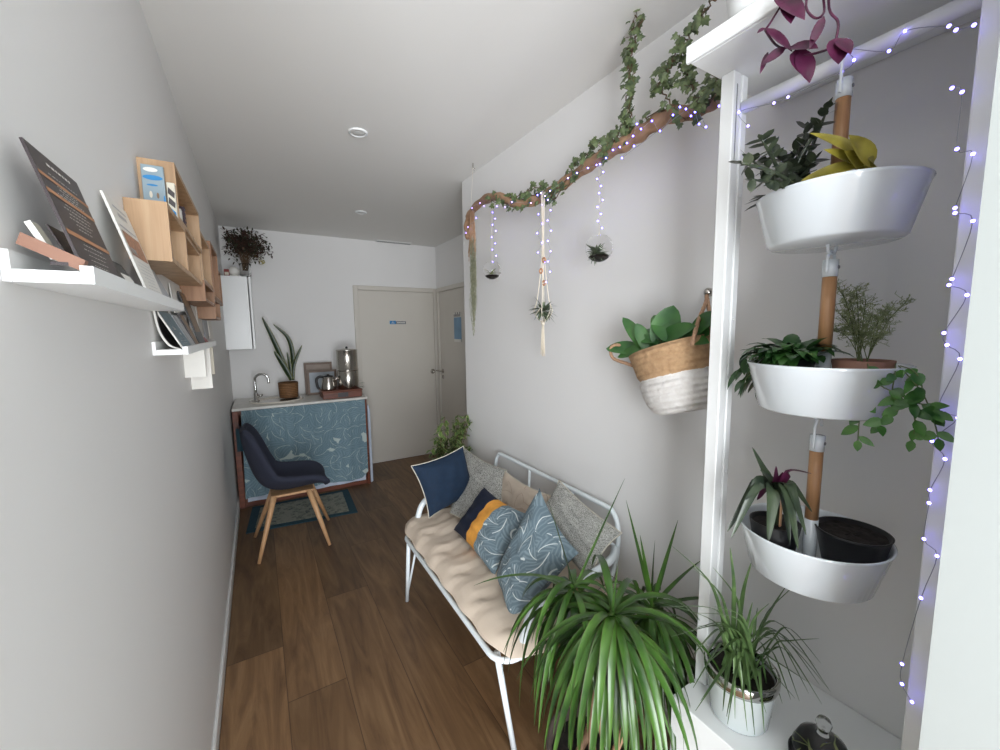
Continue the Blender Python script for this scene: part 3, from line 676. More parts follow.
# hanging postcards below the wooden shelf
k=0
specs=[(1.70,2.0,1.60,1.695,'white sheet pinned just under the wooden shelf, nearest one'),(2.05,2.3,1.54,1.65,'pale sheet pinned under the wooden shelf, second from the camera'),
 (2.33,2.5,1.50,1.69,'white hanging sheet under the wooden shelf, the tallest'),(2.55,2.75,1.52,1.66,'grey hanging sheet under the far half of the wooden shelf'),(2.8,3.0,1.50,1.66,'white sheet pinned under the far half of the wooden shelf')]
for (y0,y1,z0,z1_,lb) in specs:
    k+=1; card((XL+.012,y0,z0),(XL+.012,y1,z0),(-.007,0,z1_-z0),.003,'pinned_sheet',lb,'sheet',['paper' if k!=4 else 'paperg','paperg'],lines(.2,.8,4,1))
for (yy,z0,z1_,x1_,mt,lb) in ((1.86,1.37,1.472,-.17,'paper','white leaflet hanging below the lower ledge, nearest one'),(1.93,1.38,1.472,-.19,'photo1','dark leaflet hanging between two white ones below the lower ledge'),(2.0,1.31,1.474,-.165,'paper','white leaflet hanging lowest below the ledge'),(2.08,1.37,1.474,-.18,'red','dark red leaflet hanging behind the lowest white leaflet'),(2.2,1.35,1.474,-.17,'cream','cream leaflet, farthest of those hanging below the ledge')):
    card((XL+.001,yy,z0),(x1_,yy,z0),(0,0,z1_-z0),.018,'leaflet',lb,'leaflet',[mt,'paperg'])
# ================================================================== BENCH
bn=thing('metal_bench','white tubular metal bench with padded seat along the right wall','bench',(.92,1.57,0))
zs=.42; r=.0105
x0,x1,y0,y1=.617,1.16,1.06,2.09
def rrect(x0,x1,y0,y1,z,rad,n=6):
    out=[]
    for cx,cy,a0 in ((x1-rad,y1-rad,0),(x0+rad,y1-rad,90),(x0+rad,y0+rad,180),(x1-rad,y0+rad,270)):
        for i in range(n+1):
            a=math.radians(a0+90*i/n); out.append(V((cx+rad*math.cos(a),cy+rad*math.sin(a),z)))
    return out
b=MB().tube(rrect(x0,x1,y0,y1,zs,.07),r,12,0,closed=True)
for i in range(3): yy=lerp(y0+.3,y1-.3,i/2); b.tube([(x0,yy,zs),(x1,yy,zs)],.006,8,0)
b.build('seat_frame','whitemetal',bn)
for (tx,ty,bx,by) in ((.64,1.12,.70,1.10),(.625,2.02,.636,2.13),(1.14,1.10,1.20,1.08),(1.14,2.02,1.20,2.12)):
    b=MB().tube([(bx,by,.001),(tx,ty,zs)],.0105,12,0)
    b.tube([(bx,by,.02),(tx+(.03 if tx<1 else -.03),ty+(.05 if ty<1.5 else -.05),zs)],.006,8,0)
    b.build('leg','whitemetal',bn)
bx=1.215
b=MB()
ya_,yb_=1.12,2.12
bp=[V((1.14,yb_-.06,zs)),V((bx,yb_,.56)),V((bx+.012,yb_,.70)),V((bx+.014,yb_-.03,.765)),V((bx+.014,yb_-.10,.778)),V((bx+.014,1.6,.778)),V((bx+.014,ya_+.10,.778)),V((bx+.014,ya_+.03,.765)),V((bx+.012,ya_,.70)),V((bx,ya_,.56)),V((1.14,ya_+.0,zs))]
b.tube(spline(bp,5),r,12,0)
for yy in (1.40,1.75): b.tube([(bx+.012,yy,.778),(bx,yy,.6),(1.16,yy,zs)],.007,8,0)
b.tube([(bx+.008,ya_,.63),(bx+.008,yb_,.63)],.007,8,0)
b.build('back_frame','whitemetal',bn)
for yy,sg in ((y0,-1),(y1,1)):
    MB().tube(spline([V((.70,yy,zs)),V((.71,yy+sg*.01,.50)),V((.745,yy+sg*.012,.57)),V((.83,yy+sg*.012,.605)),V((1.0,yy+sg*.01,.615)),V((1.15,yy+.02,.62)),V((1.21,yy+(.06 if sg<0 else .02),.625))],6),.016,12,0).build('armrest','whitemetal',bn)
# seat pad
def pad():
    X0,X1,Y0,Y1=.610,1.19,1.0,2.17; nu,nv=30,60; b=MB()
    def H(u,v):
        e=(min(u,1-u)*2)**.5*1.0; e=min(1,min(u,1-u)*9)**.5*min(1,min(v,1-v)*16)**.5
        tuft=0
        for i in range(3):
            for j in range(6):
                d=((u-(i+.5)/3)*1.2)**2+((v-(j+.5)/6)*2.2)**2; tuft+=.009*math.exp(-d/.003)
        wr=.0035*math.sin(v*75+5*math.sin(u*7))*math.sin(u*9+1)+.004*math.sin(v*42)
        return e,tuft,wr
    def xy(u,v):
        a=2*u-1;c=2*v-1; return V((lerp(X0,X1,u)-.035*a*abs(c)**9+.004*math.sin(v*40),lerp(Y0,Y1,v)-.035*c*abs(a)**6+.004*math.sin(u*20),0))
    def top(u,v):
        e,t,wr=H(u,v); p=xy(u,v); p.z=.434+.022+.045*e-t+(wr*.8+.004*math.sin(v*110+math.sin(u*9)*2)*(1-abs(2*u-1)*.5))*e; return p
    def bot(u,v):
        e,t,wr=H(1-u,v); p=xy(1-u,v); p.z=.434+.022-.0215*e; return p
    b.grid(lambda u,v: top(u,v),nu,nv,0); b.grid(bot,nu,nv,0)
    return b
sc_=pad().build('seat_cushion','beige'); tag(sc_,'long tufted beige seat cushion on the white metal bench','seat cushion')
# pillows
def pillow(cs,th,mats,label,mi=0,edge=None,sag=.0,n=22):
    c00,c10,c11,c01=[V(c) for c in cs]
    nrm=((c10-c00).cross(c01-c00)+(c11-c10).cross(c01-c11)*-1).normalized()
    nrm=(c11-c00).cross(c01-c10).normalized()
    cen=(c00+c10+c11+c01)/4
    if nrm.dot(CAM-cen)<0: nrm=-nrm
    def P(u,v,s):
        a=u*2-1;c=v*2-1
        pin=.11  # sides pulled in
        uu=.5+.5*a*(1-pin*(1-c*c)); vv=.5+.5*c*(1-pin*(1-a*a))
        p=lerp(lerp(c00,c10,uu),lerp(c01,c11,uu),vv)
        h=((1-a*a)*(1-c*c))**.42
        wr=.006*math.sin(a*7+c*5)*math.sin(c*9-a*3)*h
        return p+nrm*s*(th*.5*h+ (wr if s>0 else 0))
    b=MB(); b.grid(lambda u,v:P(u,v,1),n,n,mi); 
    mi2=(lambda u,v: mi(1-u,v)) if callable(mi) else mi
    b.grid(lambda u,v:P(1-u,v,-1),n,n,mi2)
    if edge is not None:
        e=[P(i/n,0,0) for i in range(n)]+[P(1,i/n,0) for i in range(n)]+[P(1-i/n,1,0) for i in range(n)]+[P(0,1-i/n,0) for i in range(n)]
        b.tube(e,.0025,6,edge,closed=True)
    return tag(b.build('throw_pillow',mats),label,'pillow','throw pillows on the bench')
# navy at far arm
TL=at(411,466,'y',1.98);TR=at(463.4,446,'y',2.07);BL=at(429,518,'y',1.97); BR=BL+(TR-TL)*.95
pillow([BL,BR,TR,TL],.13,['navy','piping'],'square navy pillow with pale piping at the far end of the bench',0,1)
TL=at(463.4,447,'x',1.13);TR=at(507,470,'x',1.16);BL=at(450,513,'z',.52); BR=BL+(TR-TL)
pillow([BL,BR,TR,TL],.11,['coral','piping'],'grey coral print pillow next to the navy pillow, farther of the two grey ones',0,1)
TL=at(505,471,'x',1.14);TR=at(556,497,'x',1.16); BL=TL+V((-.13,.03,-.30)); BR=TR+V((-.13,.03,-.30))
pillow([BL,BR,TR,TL],.11,['palmb','piping'],'beige pillow with faint leaf print leaning on the bench back',0,1)
TL=at(559,480,'x',1.16);TR=at(622,533,'x',1.15);BR=at(589,582,'x',1.03); BL=BR+(TL-TR)*1.02
pillow([BL,BR,TR,TL],.11,['coral','piping'],'grey coral print pillow at the near end of the bench, under the long leaves',0,1)
TL=at(484,487,'x',.93);BL=at(453.6,529.6,'x',.80);BR=at(494,577,'x',.79);TR=at(530,515,'x',.93)
pillow([BL,BR,TR,TL],.12,['navydark','mustard','palmc','piping'],'pillow in blocks of navy, mustard and palm print on the seat',lambda u,v: 0 if u<.40 else (1 if u<.60 else 2),None,n=30)
T_=at(539.5,488,'x',.97);L_=at(497,578,'x',.77);B_=at(512,627,'x',.735);R__=at(579,553,'x',.93)
pillow([L_,B_,R__,T_],.17,['palmc','piping'],'plump grey-blue palm print pillow, nearest to the seat front edge',0,None)
# ================================================================== RACK + WHITE BOX
rk=thing('hanging_rack','white open wardrobe rack with top shelf and hanging rod in the niche','rack',(1.1,.4,.543))
def post(y0,y1):
    b=MB().box((1.0,y0,.543),(1.03,y1,2.128),0,bev=.002).box((1.0305,y0+.004,.543),(1.036,y1-.004,2.128),0).box((1.0365,y0,.543),(1.06,y1,2.128),0,bev=.002)
    b.box((1.0125,y0-.0008,1.93),(1.0155,y0-.0001,2.10),1)
    for z in (.75,1.15,1.55,1.85): b.lathe((1.048,y0-.0005,z),[(.004,0),(.003,.002),(.001,.0025)],10,0,T=Matrix.Rotation(math.pi/2,4,'X'))
    b.build('post',['white','grey'],rk)
post(.588,.62); post(.166,.203)
MB().tube([(1.045,.5875,2.055),(1.045,.2035,2.055)],.0145,20,0).build('rod','white',rk)
b=MB().box((.895,.145,2.1285),(1.262,.63,2.158),0,bev=.002).box((.885,.145,2.1285),(.8945,.636,2.166),0,bev=.002)
b.build('top_shelf','white',rk)
bx=thing('white_bench_box','low white storage box standing against the right wall','box',(1.08,.4,0))
MB().box((.898,.142,.002),(1.262,.62,.541),0,bev=.002).build('body','white',bx)
# planters
def planter(zr,label,zt):
    c=V((1.02,.38,zr-.1)); t=thing('hanging_planter',label,'planter',c,'three white hanging planters')
    tb=MB().lathe(c,[(.002,0),(.106,0),(.112,.004),(.135,.095),(.138,.10),(.135,.101),(.131,.096),(.108,.008),(.002,.008)],56,0).build('tub','tub',t)
    sk_=MB().tube([c+V((0,0,.0085)),c+V((0,0,.125)) ],.013,16,0).tube([c+V((0,0,.125)),c+V((0,0,.2775))],.0125,16,1).build('stick',['tub','stick'],t)
    MB().tube([c+V((0,0,.278)),c+V((0,0,.312))],.0135,16,0).lathe(c+V((0,-.0135,.296)),[(.004,0),(.003,.002),(.001,.002)],10,1,T=Matrix.Rotation(math.pi/2,4,'X')).build('cap',['tub','grey'],sk_)
    hk=spline([c+V((-.0165,0,.285)),c+V((-.0165,0,.32)),c+V((-.016,0,zt-.012)),c+V((-.004,0,zt+.004)),c+V((.012,0,zt)),c+V((.016,0,zt-.015))],5)
    MB().tube(hk,.0028,8,0).build('hook','tub',t)
    b=MB().tube(spline([c+V((-.02,0,-.002)),c+V((-.015,0,-.016)),c+V((.01,0,-.018)),c+V((.02,0,-.002))],4),.003,8,0); b.build('loop','tub',tb)
    return t
planter(1.795,'white round hanging planter with yellowed leaves, topmost of three',.38)
planter(1.452,'white round hanging planter with a fern and trailing vine, middle of three',.325)
planter(1.085,'white round hanging planter with empty soil pot, lowest of three',.345)
def smallpot(c,r,h,label,name,pl=None,mat='black',z_soil=.9,cat='potted plant'):
    t=thing(name,label,cat,c); c=V(c)
    po=MB().lathe(c,[(.002,0),(r*.72,0),(r,h),(r*.95,h),(r*.9,h*z_soil),(.002,h*z_soil)],28,0).build('pot',mat,t)
    MB().lathe(c,[(r*.89,h*z_soil+.0005),(.002,h*z_soil+.003)],20,0,cap0=False).build('soil','soil',po)
    return t
zb=.0085
# --- top planter: jade + yellow leaves
c=V((.995,.432,1.695+zb)); t=smallpot(c,.048,.10,'dark green jade plant with many small leaves in the top planter','jade_plant')
b=MB()
for (px,py) in ((741,163),(748,158),(762,140),(771,152),(783,160),(797,150),(806,128),(815,160),(820,125),(765,180),(752,180),(790,172),(828,108)):
    tip=at(px,py,'y',R_(.42,.49)) if px<815 else at(px,py,'x',R_(.96,1.0)); p0=c+V((R_(-.03,.03),R_(-.03,.03),.09))
    path=spline([p0,lerp(p0,tip,.5)+V((0,.0,.012)),tip],4); b.tube(path,[.0035]*(len(path)-2)+[.002]*2,6,1)
    for i in range(2,len(path)):
        d=(path[i]-path[i-1]).normalized(); s=d.cross(V((R_(-1,1),R_(-1,1),R_(-.3,1)))).normalized()
        for sg in (1,-1): b.leaf(path[i],s*sg+d*.5,R_(.020,.030),R_(.014,.02),.1,'round',4,0,.05)
    b.leaf(tip,d,.018,.01,0,'oval',3)
for i in range(16):
    a=R_(0,6.28); b.leaf(c+V((.03*math.cos(a),.03*math.sin(a),.095)),(math.cos(a),math.sin(a),R_(.1,.9)),R_(.05,.085),.022,R_(.2,1.2),'oval',5)
b.build('stems_and_leaves',['jade','jade'],t)
c=V((1.02,.318,1.695+zb)); t=smallpot(c,.048,.10,'plant with large folded yellow leaves in the top planter','yellow_leaf_plant')
b=MB()
for (px0,py0,px1,py1,W) in ((868,160,812,130,.028),(866,165,800,178,.03),(855,165,825,148,.025),(870,168,850,134,.04),(872,170,868,158,.03),(862,172,845,150,.035)):
    p=at(px0,py0,'x',.985); q=at(px1,py1,'x',.955); L=(q-p).length
    b.leaf(p,(q-p),L,W,.15,'oval',7,0,.5,up=V((-.6,-.6,.5)))
    b.tube([c+V((0,0,.09)),p],.004,6,0)
b.build('leaves','yellow',t)
# --- middle planter: green mass, fern, vine
c=V((.99,.432,1.352+zb)); t=smallpot(c,.048,.10,'bushy dark green plant spilling over the left rim of the middle planter','leafy_plant')
b=MB()
for i in range(90):
    a=R_(0,6.28); rr=R_(.0,.05); p=c+V((rr*math.cos(a),rr*math.sin(a),.10+R_(0,.02))); d=V((math.cos(a)*.8-.25,math.sin(a)*.8+.25,R_(.1,.9)))
    b.leaf(p,d,R_(.045,.075),R_(.022,.032),R_(.8,2.2),'oval',5,0,.2)
for i in range(22):
    p=at(R_(738,768),R_(352,385),'y',R_(.52,.56)); b.leaf(p,(R_(-.7,.1),R_(.0,.6),-.9),R_(.04,.06),R_(.02,.027),.5,'oval',5,0,.2); b.tube([p,c+V((-.02,.03,.11))],.0016,4,1)
b.build('foliage',['dgreen','stem'],t)
c=V((1.05,.325,1.352+zb)); t=smallpot(c,.05,.10,'pale feathery fern rising from the middle planter','asparagus_fern',mat='redpot' if False else 'terracotta')
b=MB()
tips=[(836,285),(842,292),(850,300),(856,288),(866,300),(872,315),(880,318),(892,308),(906,302),(838,312),(848,325),(884,335),(866,335),(832,330)]
for (px,py) in tips:
    tip=at(px,py,'x',1.04+R_(-.02,.06)); p0=c+V((R_(-.01,.01),R_(-.01,.01),.09)); path=spline([p0,lerp(p0,tip,.5)+V((0,0,.02)),tip],6)
    b.tube(path,.0009,4,1)
    for i in range(4,len(path)):
        for k in range(5):
            d=V((R_(-1,1),R_(-1,1),R_(-.2,.8))).normalized(); q=path[i]+d*R_(.012,.028); b.tube([path[i],q],.0005,3,0)
            for m in range(5):
                e=lerp(path[i],q,R_(.3,1)); b.leaf(e,(R_(-1,1),R_(-1,1),R_(-.3,1)),.007,.0018,0,'lance',2,0)
b.build('fronds','fern' if False else ['fern','stem'],t)
c=V((1.045,.275,1.352+zb)); 
t=thing('trailing_vine','trailing vine with oval green leaves hanging over the right rim of the middle planter','trailing plant',c)
b=MB()
root=at(868,364,'x',1.0)
for path in ([(862,360),(868,372),(866,395),(860,415),(858,440)],[(890,362),(895,375),(893,392),(905,400),(925,405),(938,412)],[(868,366),(880,385),(905,398),(915,420),(912,440)],[(895,364),(915,372),(922,388),(915,400),(895,412),(880,425)],[(864,362),(872,385),(862,405),(850,408)],[(893,364),(912,380),(925,398),(935,425),(938,438)]):
    pts=[at(px,py,'x',.965 if i>1 else (1.0 if i==0 else .955)) for i,(px,py) in enumerate(path)]; pts[0]=pts[0]+V((.03,0,-.005))
    sp_=spline(pts,5); b.tube(sp_,.0011,5,1)
    for i in range(3,len(sp_),2):
        d=(sp_[min(i+1,len(sp_)-1)]-sp_[i-1]).normalized(); sd=V((R_(-.3,0),R_(-1,1),R_(-.7,.5)))
        b.leaf(sp_[i],sd+d*.4,R_(.02,.034),R_(.012,.019),.2,'oval',5,0,.2,up=V((-1,-.5,.4)))
    b.leaf(sp_[-1],d,.022,.013,0,'oval',4,0,.2,up=V((-1,-.3,.3)))
b.build('vines',['green','stem'],t)
# --- low planter: rhoeo and empty pot
c=V((.99,.438,.985+zb)); t=smallpot(c,.05,.095,'bronze-green plant with purple new leaves in the lowest planter','purple_leaf_plant')
b=MB()
cr=at(775,492,'x',.985)
b.tube([c+V((0,0,.085)),cr],.010,8,0)
def arc(b,p,q,W,lift,mi=0,n=9,out=None):
    m=lerp(p,q,.5)+V((0,0,lift))+(out or V()); path=spline([p,lerp(p,m,.6)+V((0,0,lift*.3)),m,q],5); N=len(path); vs=[];uv=[]
    for i,s_ in enumerate(path):
        tt=i/(N-1); d=(path[min(i+1,N-1)]-path[max(i-1,0)]).normalized(); sd=d.cross(V((-.35,-.5,.8))); sd=sd.normalized() if sd.length>.05 else V((0,1,0))
        w=W*.5*min(1,.6+tt*2)*max(0,1-max(0,tt-.55)/.45)**.8+.0004; nn=sd.cross(d)
        vs+=[s_-sd*w+nn*w*.3,s_,s_+sd*w+nn*w*.3]; uv+=[(0,tt),(.5,tt),(1,tt)]
    b.add(vs,[g for i in range(N-1) for g in ((i*3,i*3+1,i*3+4,i*3+3),(i*3+1,i*3+2,i*3+5,i*3+4))],mi,True,uv)
for (px,py,W,mi,xx,lf) in ((752,447,.022,0,.96,.0),(727,532,.026,0,.89,.05),(731,560-22,.024,0,.88,.06),(768,543,.034,0,.90,.05),(806,535,.024,0,.92,.05),(798,550,.028,0,.90,.055),(745,500,.026,0,.9,.03),(812,474,.014,1,.95,.03),(736,512,.024,0,.93,.04),(757,500,.022,1,1.02,.02),(783,472,.020,1,.99,.0),(776,466,.018,1,.98,.0),(812,512,.022,0,1.0,.03),(790,545,.026,0,.93,.05),(760,470,.026,0,.94,.01)):
    arc(b,cr+V((0,0,R_(-.01,.005))),at(px,py,'x',xx),W,lf,mi)
b.build('leaves',['rhoeo','purple'],t)
b=MB(); p=at(790,535,'x',.97); q=at(788,470,'x',.985); b.box((-.004,-.001,0),(.004,.001,.13),0,Tm((.985,.425,1.03)))
tag(b.build('plant_label','oak'),'small wooden plant label stick in the lowest planter','plant label')
c=V((1.045,.316,.985+zb)); t=thing('nursery_pot','black nursery pot of bare dark soil in the lowest planter','pot',c)
MB().lathe(c,[(.002,0),(.040,0),(.062,.105),(.0645,.11),(.061,.11),(.058,.095),(.002,.095)],40,0).build('pot','black',t)
b=MB(); b.grid(lambda u,v: c+V((.058*math.sqrt(u)*math.cos(6.2832*v),.058*math.sqrt(u)*math.sin(6.2832*v),.098+R_(0,.006))),8,30,0); b.build('soil','soil',t)
# --- tradescantia on the top shelf
c=V((1.04,.42,2.1585)); t=thing('purple_vine_pot','white pot with trailing purple stems and leaves on the top shelf of the rack','potted plant',c)
MB().lathe(c,[(.002,0),(.055,0),(.072,.10),(.068,.10),(.06,.085),(.002,.085)],32,0).build('pot','white',t)
c2=at(738,3,'z',2.23)
b=MB()
for path in ([(790,-25),(785,-3),(772,20),(765,30)],[(765,30),(775,44),(785,48),(805,44),(812,48)],[(830,-30),(829,8),(838,22),(836,40)],[(836,44),(826,50),(808,55),(795,56)],[(812,-20),(806,6),(815,18),(824,12),(822,-10)]):
    b.tube(spline([at(px,py,'x',.868+R_(0,.004)) for px,py in path],5),.002,6,1)
X_=.868
for (px,py,qx,qy,W) in ((765,28,760,31,.008),(766,28,788,46,.017),(786,48,768,60,.02),(768,52,762,68,.010),(788,48,812,47,.026),(800,52,808,76,.03),(795,50,805,72,.034),(836,38,838,58,.034),(838,40,848,50,.022),(776,-4,800,14,.034),(786,0,790,18,.028),(824,16,812,42,.016),(812,44,812,41,.01),(820,0,832,-8,.02),(806,0,800,-10,.02)):
    p=at(px,py,'x',X_); q=at(qx,qy,'x',X_-.01); b.leaf(p,q-p,(q-p).length*1.15+.006,W,.1,'oval',6,0,.35,up=V((-.7,-.6,.3)))
p0=c+V((-.06,0,.1)); 
b.tube(spline([p0,p0+V((-.06,0,.03)),V((X_,.42,2.2)),at(829,-25,'x',X_)],5),.002,6,1); b.tube(spline([p0,p0+V((-.05,.02,.03)),V((X_,.45,2.2)),at(790,-25,'x',X_)],5),.002,6,1)
b.build('stems_and_leaves',['purple','bstem' if False else 'purple'],t)
c=V((1.03,.60-.045,2.1585)); t=thing('white_pot','white round pot on the far end of the rack top shelf','pot',(.955,.52,2.1585))
MB().lathe((.955,.52,2.1585),[(.002,0),(.045,0),(.062,.09),(.058,.09),(.05,.07),(.002,.07)],32,0).build('pot','white',t)
# ================================================================== SPIDER PLANT, CLOCHE, DRACAENA
c=V((1.0,.498,.5415)); t=thing('spider_plant','grassy spider plant in a frosted glass pot with metal band on the white box','potted plant',c)
gp=MB().lathe(c,[(.002,0),(.062,0),(.066,.006),(.078,.118),(.0775,.121)],40,0,cap1=False).build('glass_pot','whitepot',t)
MB().lathe(c,[(.0745,.108),(.081,.108),(.084,.116),(.084,.133),(.081,.137),(.0765,.137),(.0745,.12)],40,0,cap0=False,cap1=False).build('metal_band','chromed',gp)
MB().lathe(c,[(.073,.112),(.002,.116)],30,0,cap0=False).build('soil','soil',t)
b=MB(); top=c+V((0,0,.122))
tips=[(668,545,.06),(683,560,.07),(716,575,.03),(722,548,.0),(748,562,.0),(735,600,0),(800,588,.0),(815,640,0),(832,700,-.1),(838,712,-.1),(818,710,-.1),(800,700,-.12),(760,712,-.1),(752,738,-.12),(735,720,-.12),(720,715,-.1),(700,690,-.08),(690,650,0),(672,640,.02),(690,610,.05),(708,600,.05),(780,590,.03),(765,600,.03),(790,640,0),(725,690,-.1),(745,700,-.1),(770,725,-.1),(805,690,-.1),(660,600,.03),(690,630,.02),(783,700,-.1),(713,660,0),(820,665,-.05),(757,600,.05),(740,620,.05),(700,705,-.1)]
for (px,py,dz) in tips+tips[9:16]+tips[24:]:
    q=at(px+R_(-8,8),py+R_(-8,8),'y',R_(.38,.50) if py<650 else R_(.36,.44)); q.x=min(q.x,1.25); q.z=max(q.z,.56)
    p=top+V((R_(-.035,.035),R_(-.035,.035),0)); m=lerp(p,q,.5); hi=q.z>p.z+.05; m.z=(lerp(p.z,q.z,.62)+.03) if hi else (p.z+R_(.05,.13))
    path=spline([p,lerp(p,m,.55)+V((0,0,.03)),m,q],5); N=len(path); W=R_(.007,.011); vs=[]
    for i,s in enumerate(path):
        d=(path[min(i+1,N-1)]-path[max(i-1,0)]).normalized(); sd=d.cross(V((.2,.2,1))); sd=sd.normalized() if sd.length>.05 else V((1,0,0)); w=W*.5*(1-(i/(N-1))**2.2)+.0004; nn=sd.cross(d)
        vs+=[s-sd*w+nn*w*.5,s,s+sd*w+nn*w*.5]
    b.add(vs,[g for i in range(N-1) for g in ((i*3,i*3+1,i*3+4,i*3+3),(i*3+1,i*3+2,i*3+5,i*3+4))],0,True)
b.build('leaves','spider',t)
c=V((1.01,.325,.5415)); t=thing('black_bowl','dark round bowl under a clear glass cloche on the white box','bowl',c)
MB().lathe(c,[(.002,0),(.045,0),(.058,.015),(.060,.034),(.056,.034),(.052,.02),(.002,.02)],36,0).build('bowl','black',t)
b=MB(); 
for i in range(60): 
    a=R_(0,6.28); rr=R_(0,.045); b.leaf(c+V((rr*math.cos(a),rr*math.sin(a),.021)),(R_(-1,1),R_(-1,1),R_(.2,1.2)),R_(.012,.03),.004,.4,'lance',3)
b.build('moss','airpale',t)
cl=V((1.01,.325,.5415)); t=thing('glass_cloche','clear glass bell cloche with a knob over the dark bowl','cloche',c+V((0,0,.0345)))
MB().lathe(c+V((0,0,.0345)),[(.052,0),(.054,.0),(.053,.022),(.043,.046),(.023,.061),(.010,.066),(.008,.072),(.013,.08),(.015,.088),(.011,.098),(.001,.101)],36,0,cap0=False,cap1=False).build('bell','glass',t)
# dracaena
c=V((.79,.80,0)); t=thing('dracaena','bushy dracaena with long arching green leaves in a floor pot before the bench end','potted plant',c)
dp=MB().lathe(c,[(.002,.001),(.10,.001),(.135,.25),(.142,.25),(.142,.285),(.13,.285),(.125,.245),(.002,.245)],44,0).build('pot','darkpot',t)
MB().lathe(c,[(.124,.246),(.002,.252)],24,0,cap0=False).build('soil','soil',dp)
heads=[(at(574,590,'y',.86),.9),(at(613,618,'y',.73),1.15),(at(652,610,'y',.80),1.0),(at(600,640,'y',.80),.9),(at(660,660,'y',.74),.85)]
b=MB()
for i,(h,s) in enumerate(heads):
    a=i*1.3; p=c+V((.05*math.cos(a),.05*math.sin(a),.245)); b.tube(spline([p,lerp(p,h,.5)+V((.02*math.sin(a),0,0)),h],5),.011,8,0)
b.build('canes','bark',t)
b=MB()
for hi,(h,s) in enumerate(heads):
    n=56 if s>=1 else 40
    for i in range(n):
        a=i*2.39996+hi; el=math.radians(42-95*(i/n)+R_(-8,8)); L=R_(.24,.38)*s
        if hi==0: L*=.85
        d=V((math.cos(a)*math.cos(el),math.sin(a)*math.cos(el),math.sin(el)))
        if h.x+d.x*L>1.2: L=max(.1,(1.2-h.x)/max(d.x,.1))
        b.leaf(h+V((0,0,R_(-.04,.02))),d,L,R_(.018,.026),R_(2.0,3.6),'strap',10,0,.4)
for i in range(60):
    a=R_(2.2,5.6); h=heads[i%3][0]; d=V((math.cos(a),math.sin(a),R_(-.3,.5))); L=R_(.30,.42)
    if h.x+d.x*L>1.2: continue
    b.leaf(h+V((0,0,R_(-.06,0))),d,L,R_(.014,.022),R_(3.0,5.0),'strap',10,0,.4)
# signature leaves
for (hx,px,py,yy,dr) in ((0,481,577,.9,.9),(0,625,478,.93,.0),(0,545,490,.9,.1),(2,626,500,.8,.0),(2,678,520,.8,.0),(2,640,535,.78,.0),(1,618,565,.72,0),(2,700,560,.75,.4),(1,708,640,.66,1.0),(1,738,700,.62,1.2),(0,505,650,.86,2.0),(1,520,680,.8,2.0),(2,655,540,.8,.0),(1,560,670,.75,1.8),(2,745,610,.72,.8)):
    h=heads[hx][0]; q=at(px,py,'y',yy); d=q-h; L=d.length
    b.leaf(h,d.normalized()+V((0,0,dr*.42)),L*(1+.08*dr),.008 if py==478 else .018,dr,'strap',12,0,.4)
b.build('leaves','drac',t)
# ================================================================== CORNER PLANT behind bench
c=V((1.10,2.62,0)); t=thing('variegated_shrub','leafy variegated shrub in a pot at the corner behind the bench','potted plant',c)
MB().lathe(c,[(.002,.001),(.10,.001),(.13,.22),(.12,.22),(.115,.19),(.002,.19)],32,0).build('pot','grey',t)
b=MB(); 
for i in range(46):
    tgt=at(R_(438,482),R_(414,460),'y',R_(2.45,2.75))
    if i<4: tgt=at((432,436,440,484)[i],(450,440,428,420)[i],'y',2.5)
    tgt.x=min(tgt.x,1.24)
    p=c+V((R_(-.02,.02),R_(-.02,.02),.19)); path=spline([p,lerp(p,tgt,.5)+V((0,0,.05)),tgt],5); b.tube(path,.002,5,1)
    for k in range(5,len(path)):
        for m in range(3): b.leaf(path[k],(R_(-1,.3),R_(-1,.6),R_(-.5,.6)),R_(.04,.06),R_(.02,.028),.5,'oval',4,0,.2)
b.build('foliage',['varieg','bstem'],t)
# ================================================================== BASKET
bc=at(674,352,'x',1.15); bc=V((1.165,.86,1.47))
t=thing('belly_basket','belly basket, natural above and white below, hung on the right wall','basket',V((1.165,.86,1.28)))
prof=[(.002,0),(.055,0),(.075,.012),(.088,.04),(.094,.075),(.098,.105),(.090,.118),(.098,.135),(.105,.19),(.109,.215),(.105,.217),(.10,.19),(.092,.12),(.085,.05),(.002,.02)]
prof=[(r*1.02,z) for r,z in prof]
TB=Matrix.Rotation(math.radians(-17),4,'X')
b=MB(); b.lathe(V((1.155,.79,1.262)),prof,48,0,T=TB,sx=.95,sy=1.32)
b.build('basket','basket',t)
rim=lambda a: V((1.155,.79,1.262))+(TB@V((.10*math.cos(a),.14*math.sin(a),.205)))
lp=at(612,348,'x',1.12)
b=MB()
def rope(pts,r=.0055):
    ps=spline(pts,8); b.tube(ps,[r*(1+.18*(i%2)) for i in range(len(ps))],8,0)
pl=rim(math.pi*.5)
rope([pl+V((-.02,-.01,-.02)),at(628,364,'x',1.12),at(613,358,'x',1.12),at(611,348,'x',1.12),at(618,345,'x',1.13),at(632,352,'x',1.16),pl+V((.03,-.0,-.005))])
b.build('rope_handle','rope',t)
b=MB(); hk=at(707,296,'x',1.25)
rope([at(692,345,'x',1.06),at(698,322,'x',1.12),at(706,302,'x',1.22),V((1.248,hk.y,hk.z)),at(709,310,'x',1.2),at(712,335,'x',1.12)])
b.build('rope_handle','rope',t)
b=MB().lathe((XR-.0005,hk.y,hk.z+.012),[(.014,0),(.014,.012),(.006,.02),(.001,.021)],14,0,T=Matrix.Rotation(-math.pi/2,4,'Y')); tag(b.build('wall_hook','chrome'),'small wall hook holding the basket rope handle','hook')
c=V((1.155,.83,1.40)); t=thing('broad_leaf_plant','broad-leaved green plant growing out of the wall basket','potted plant',c)
b=MB(); 
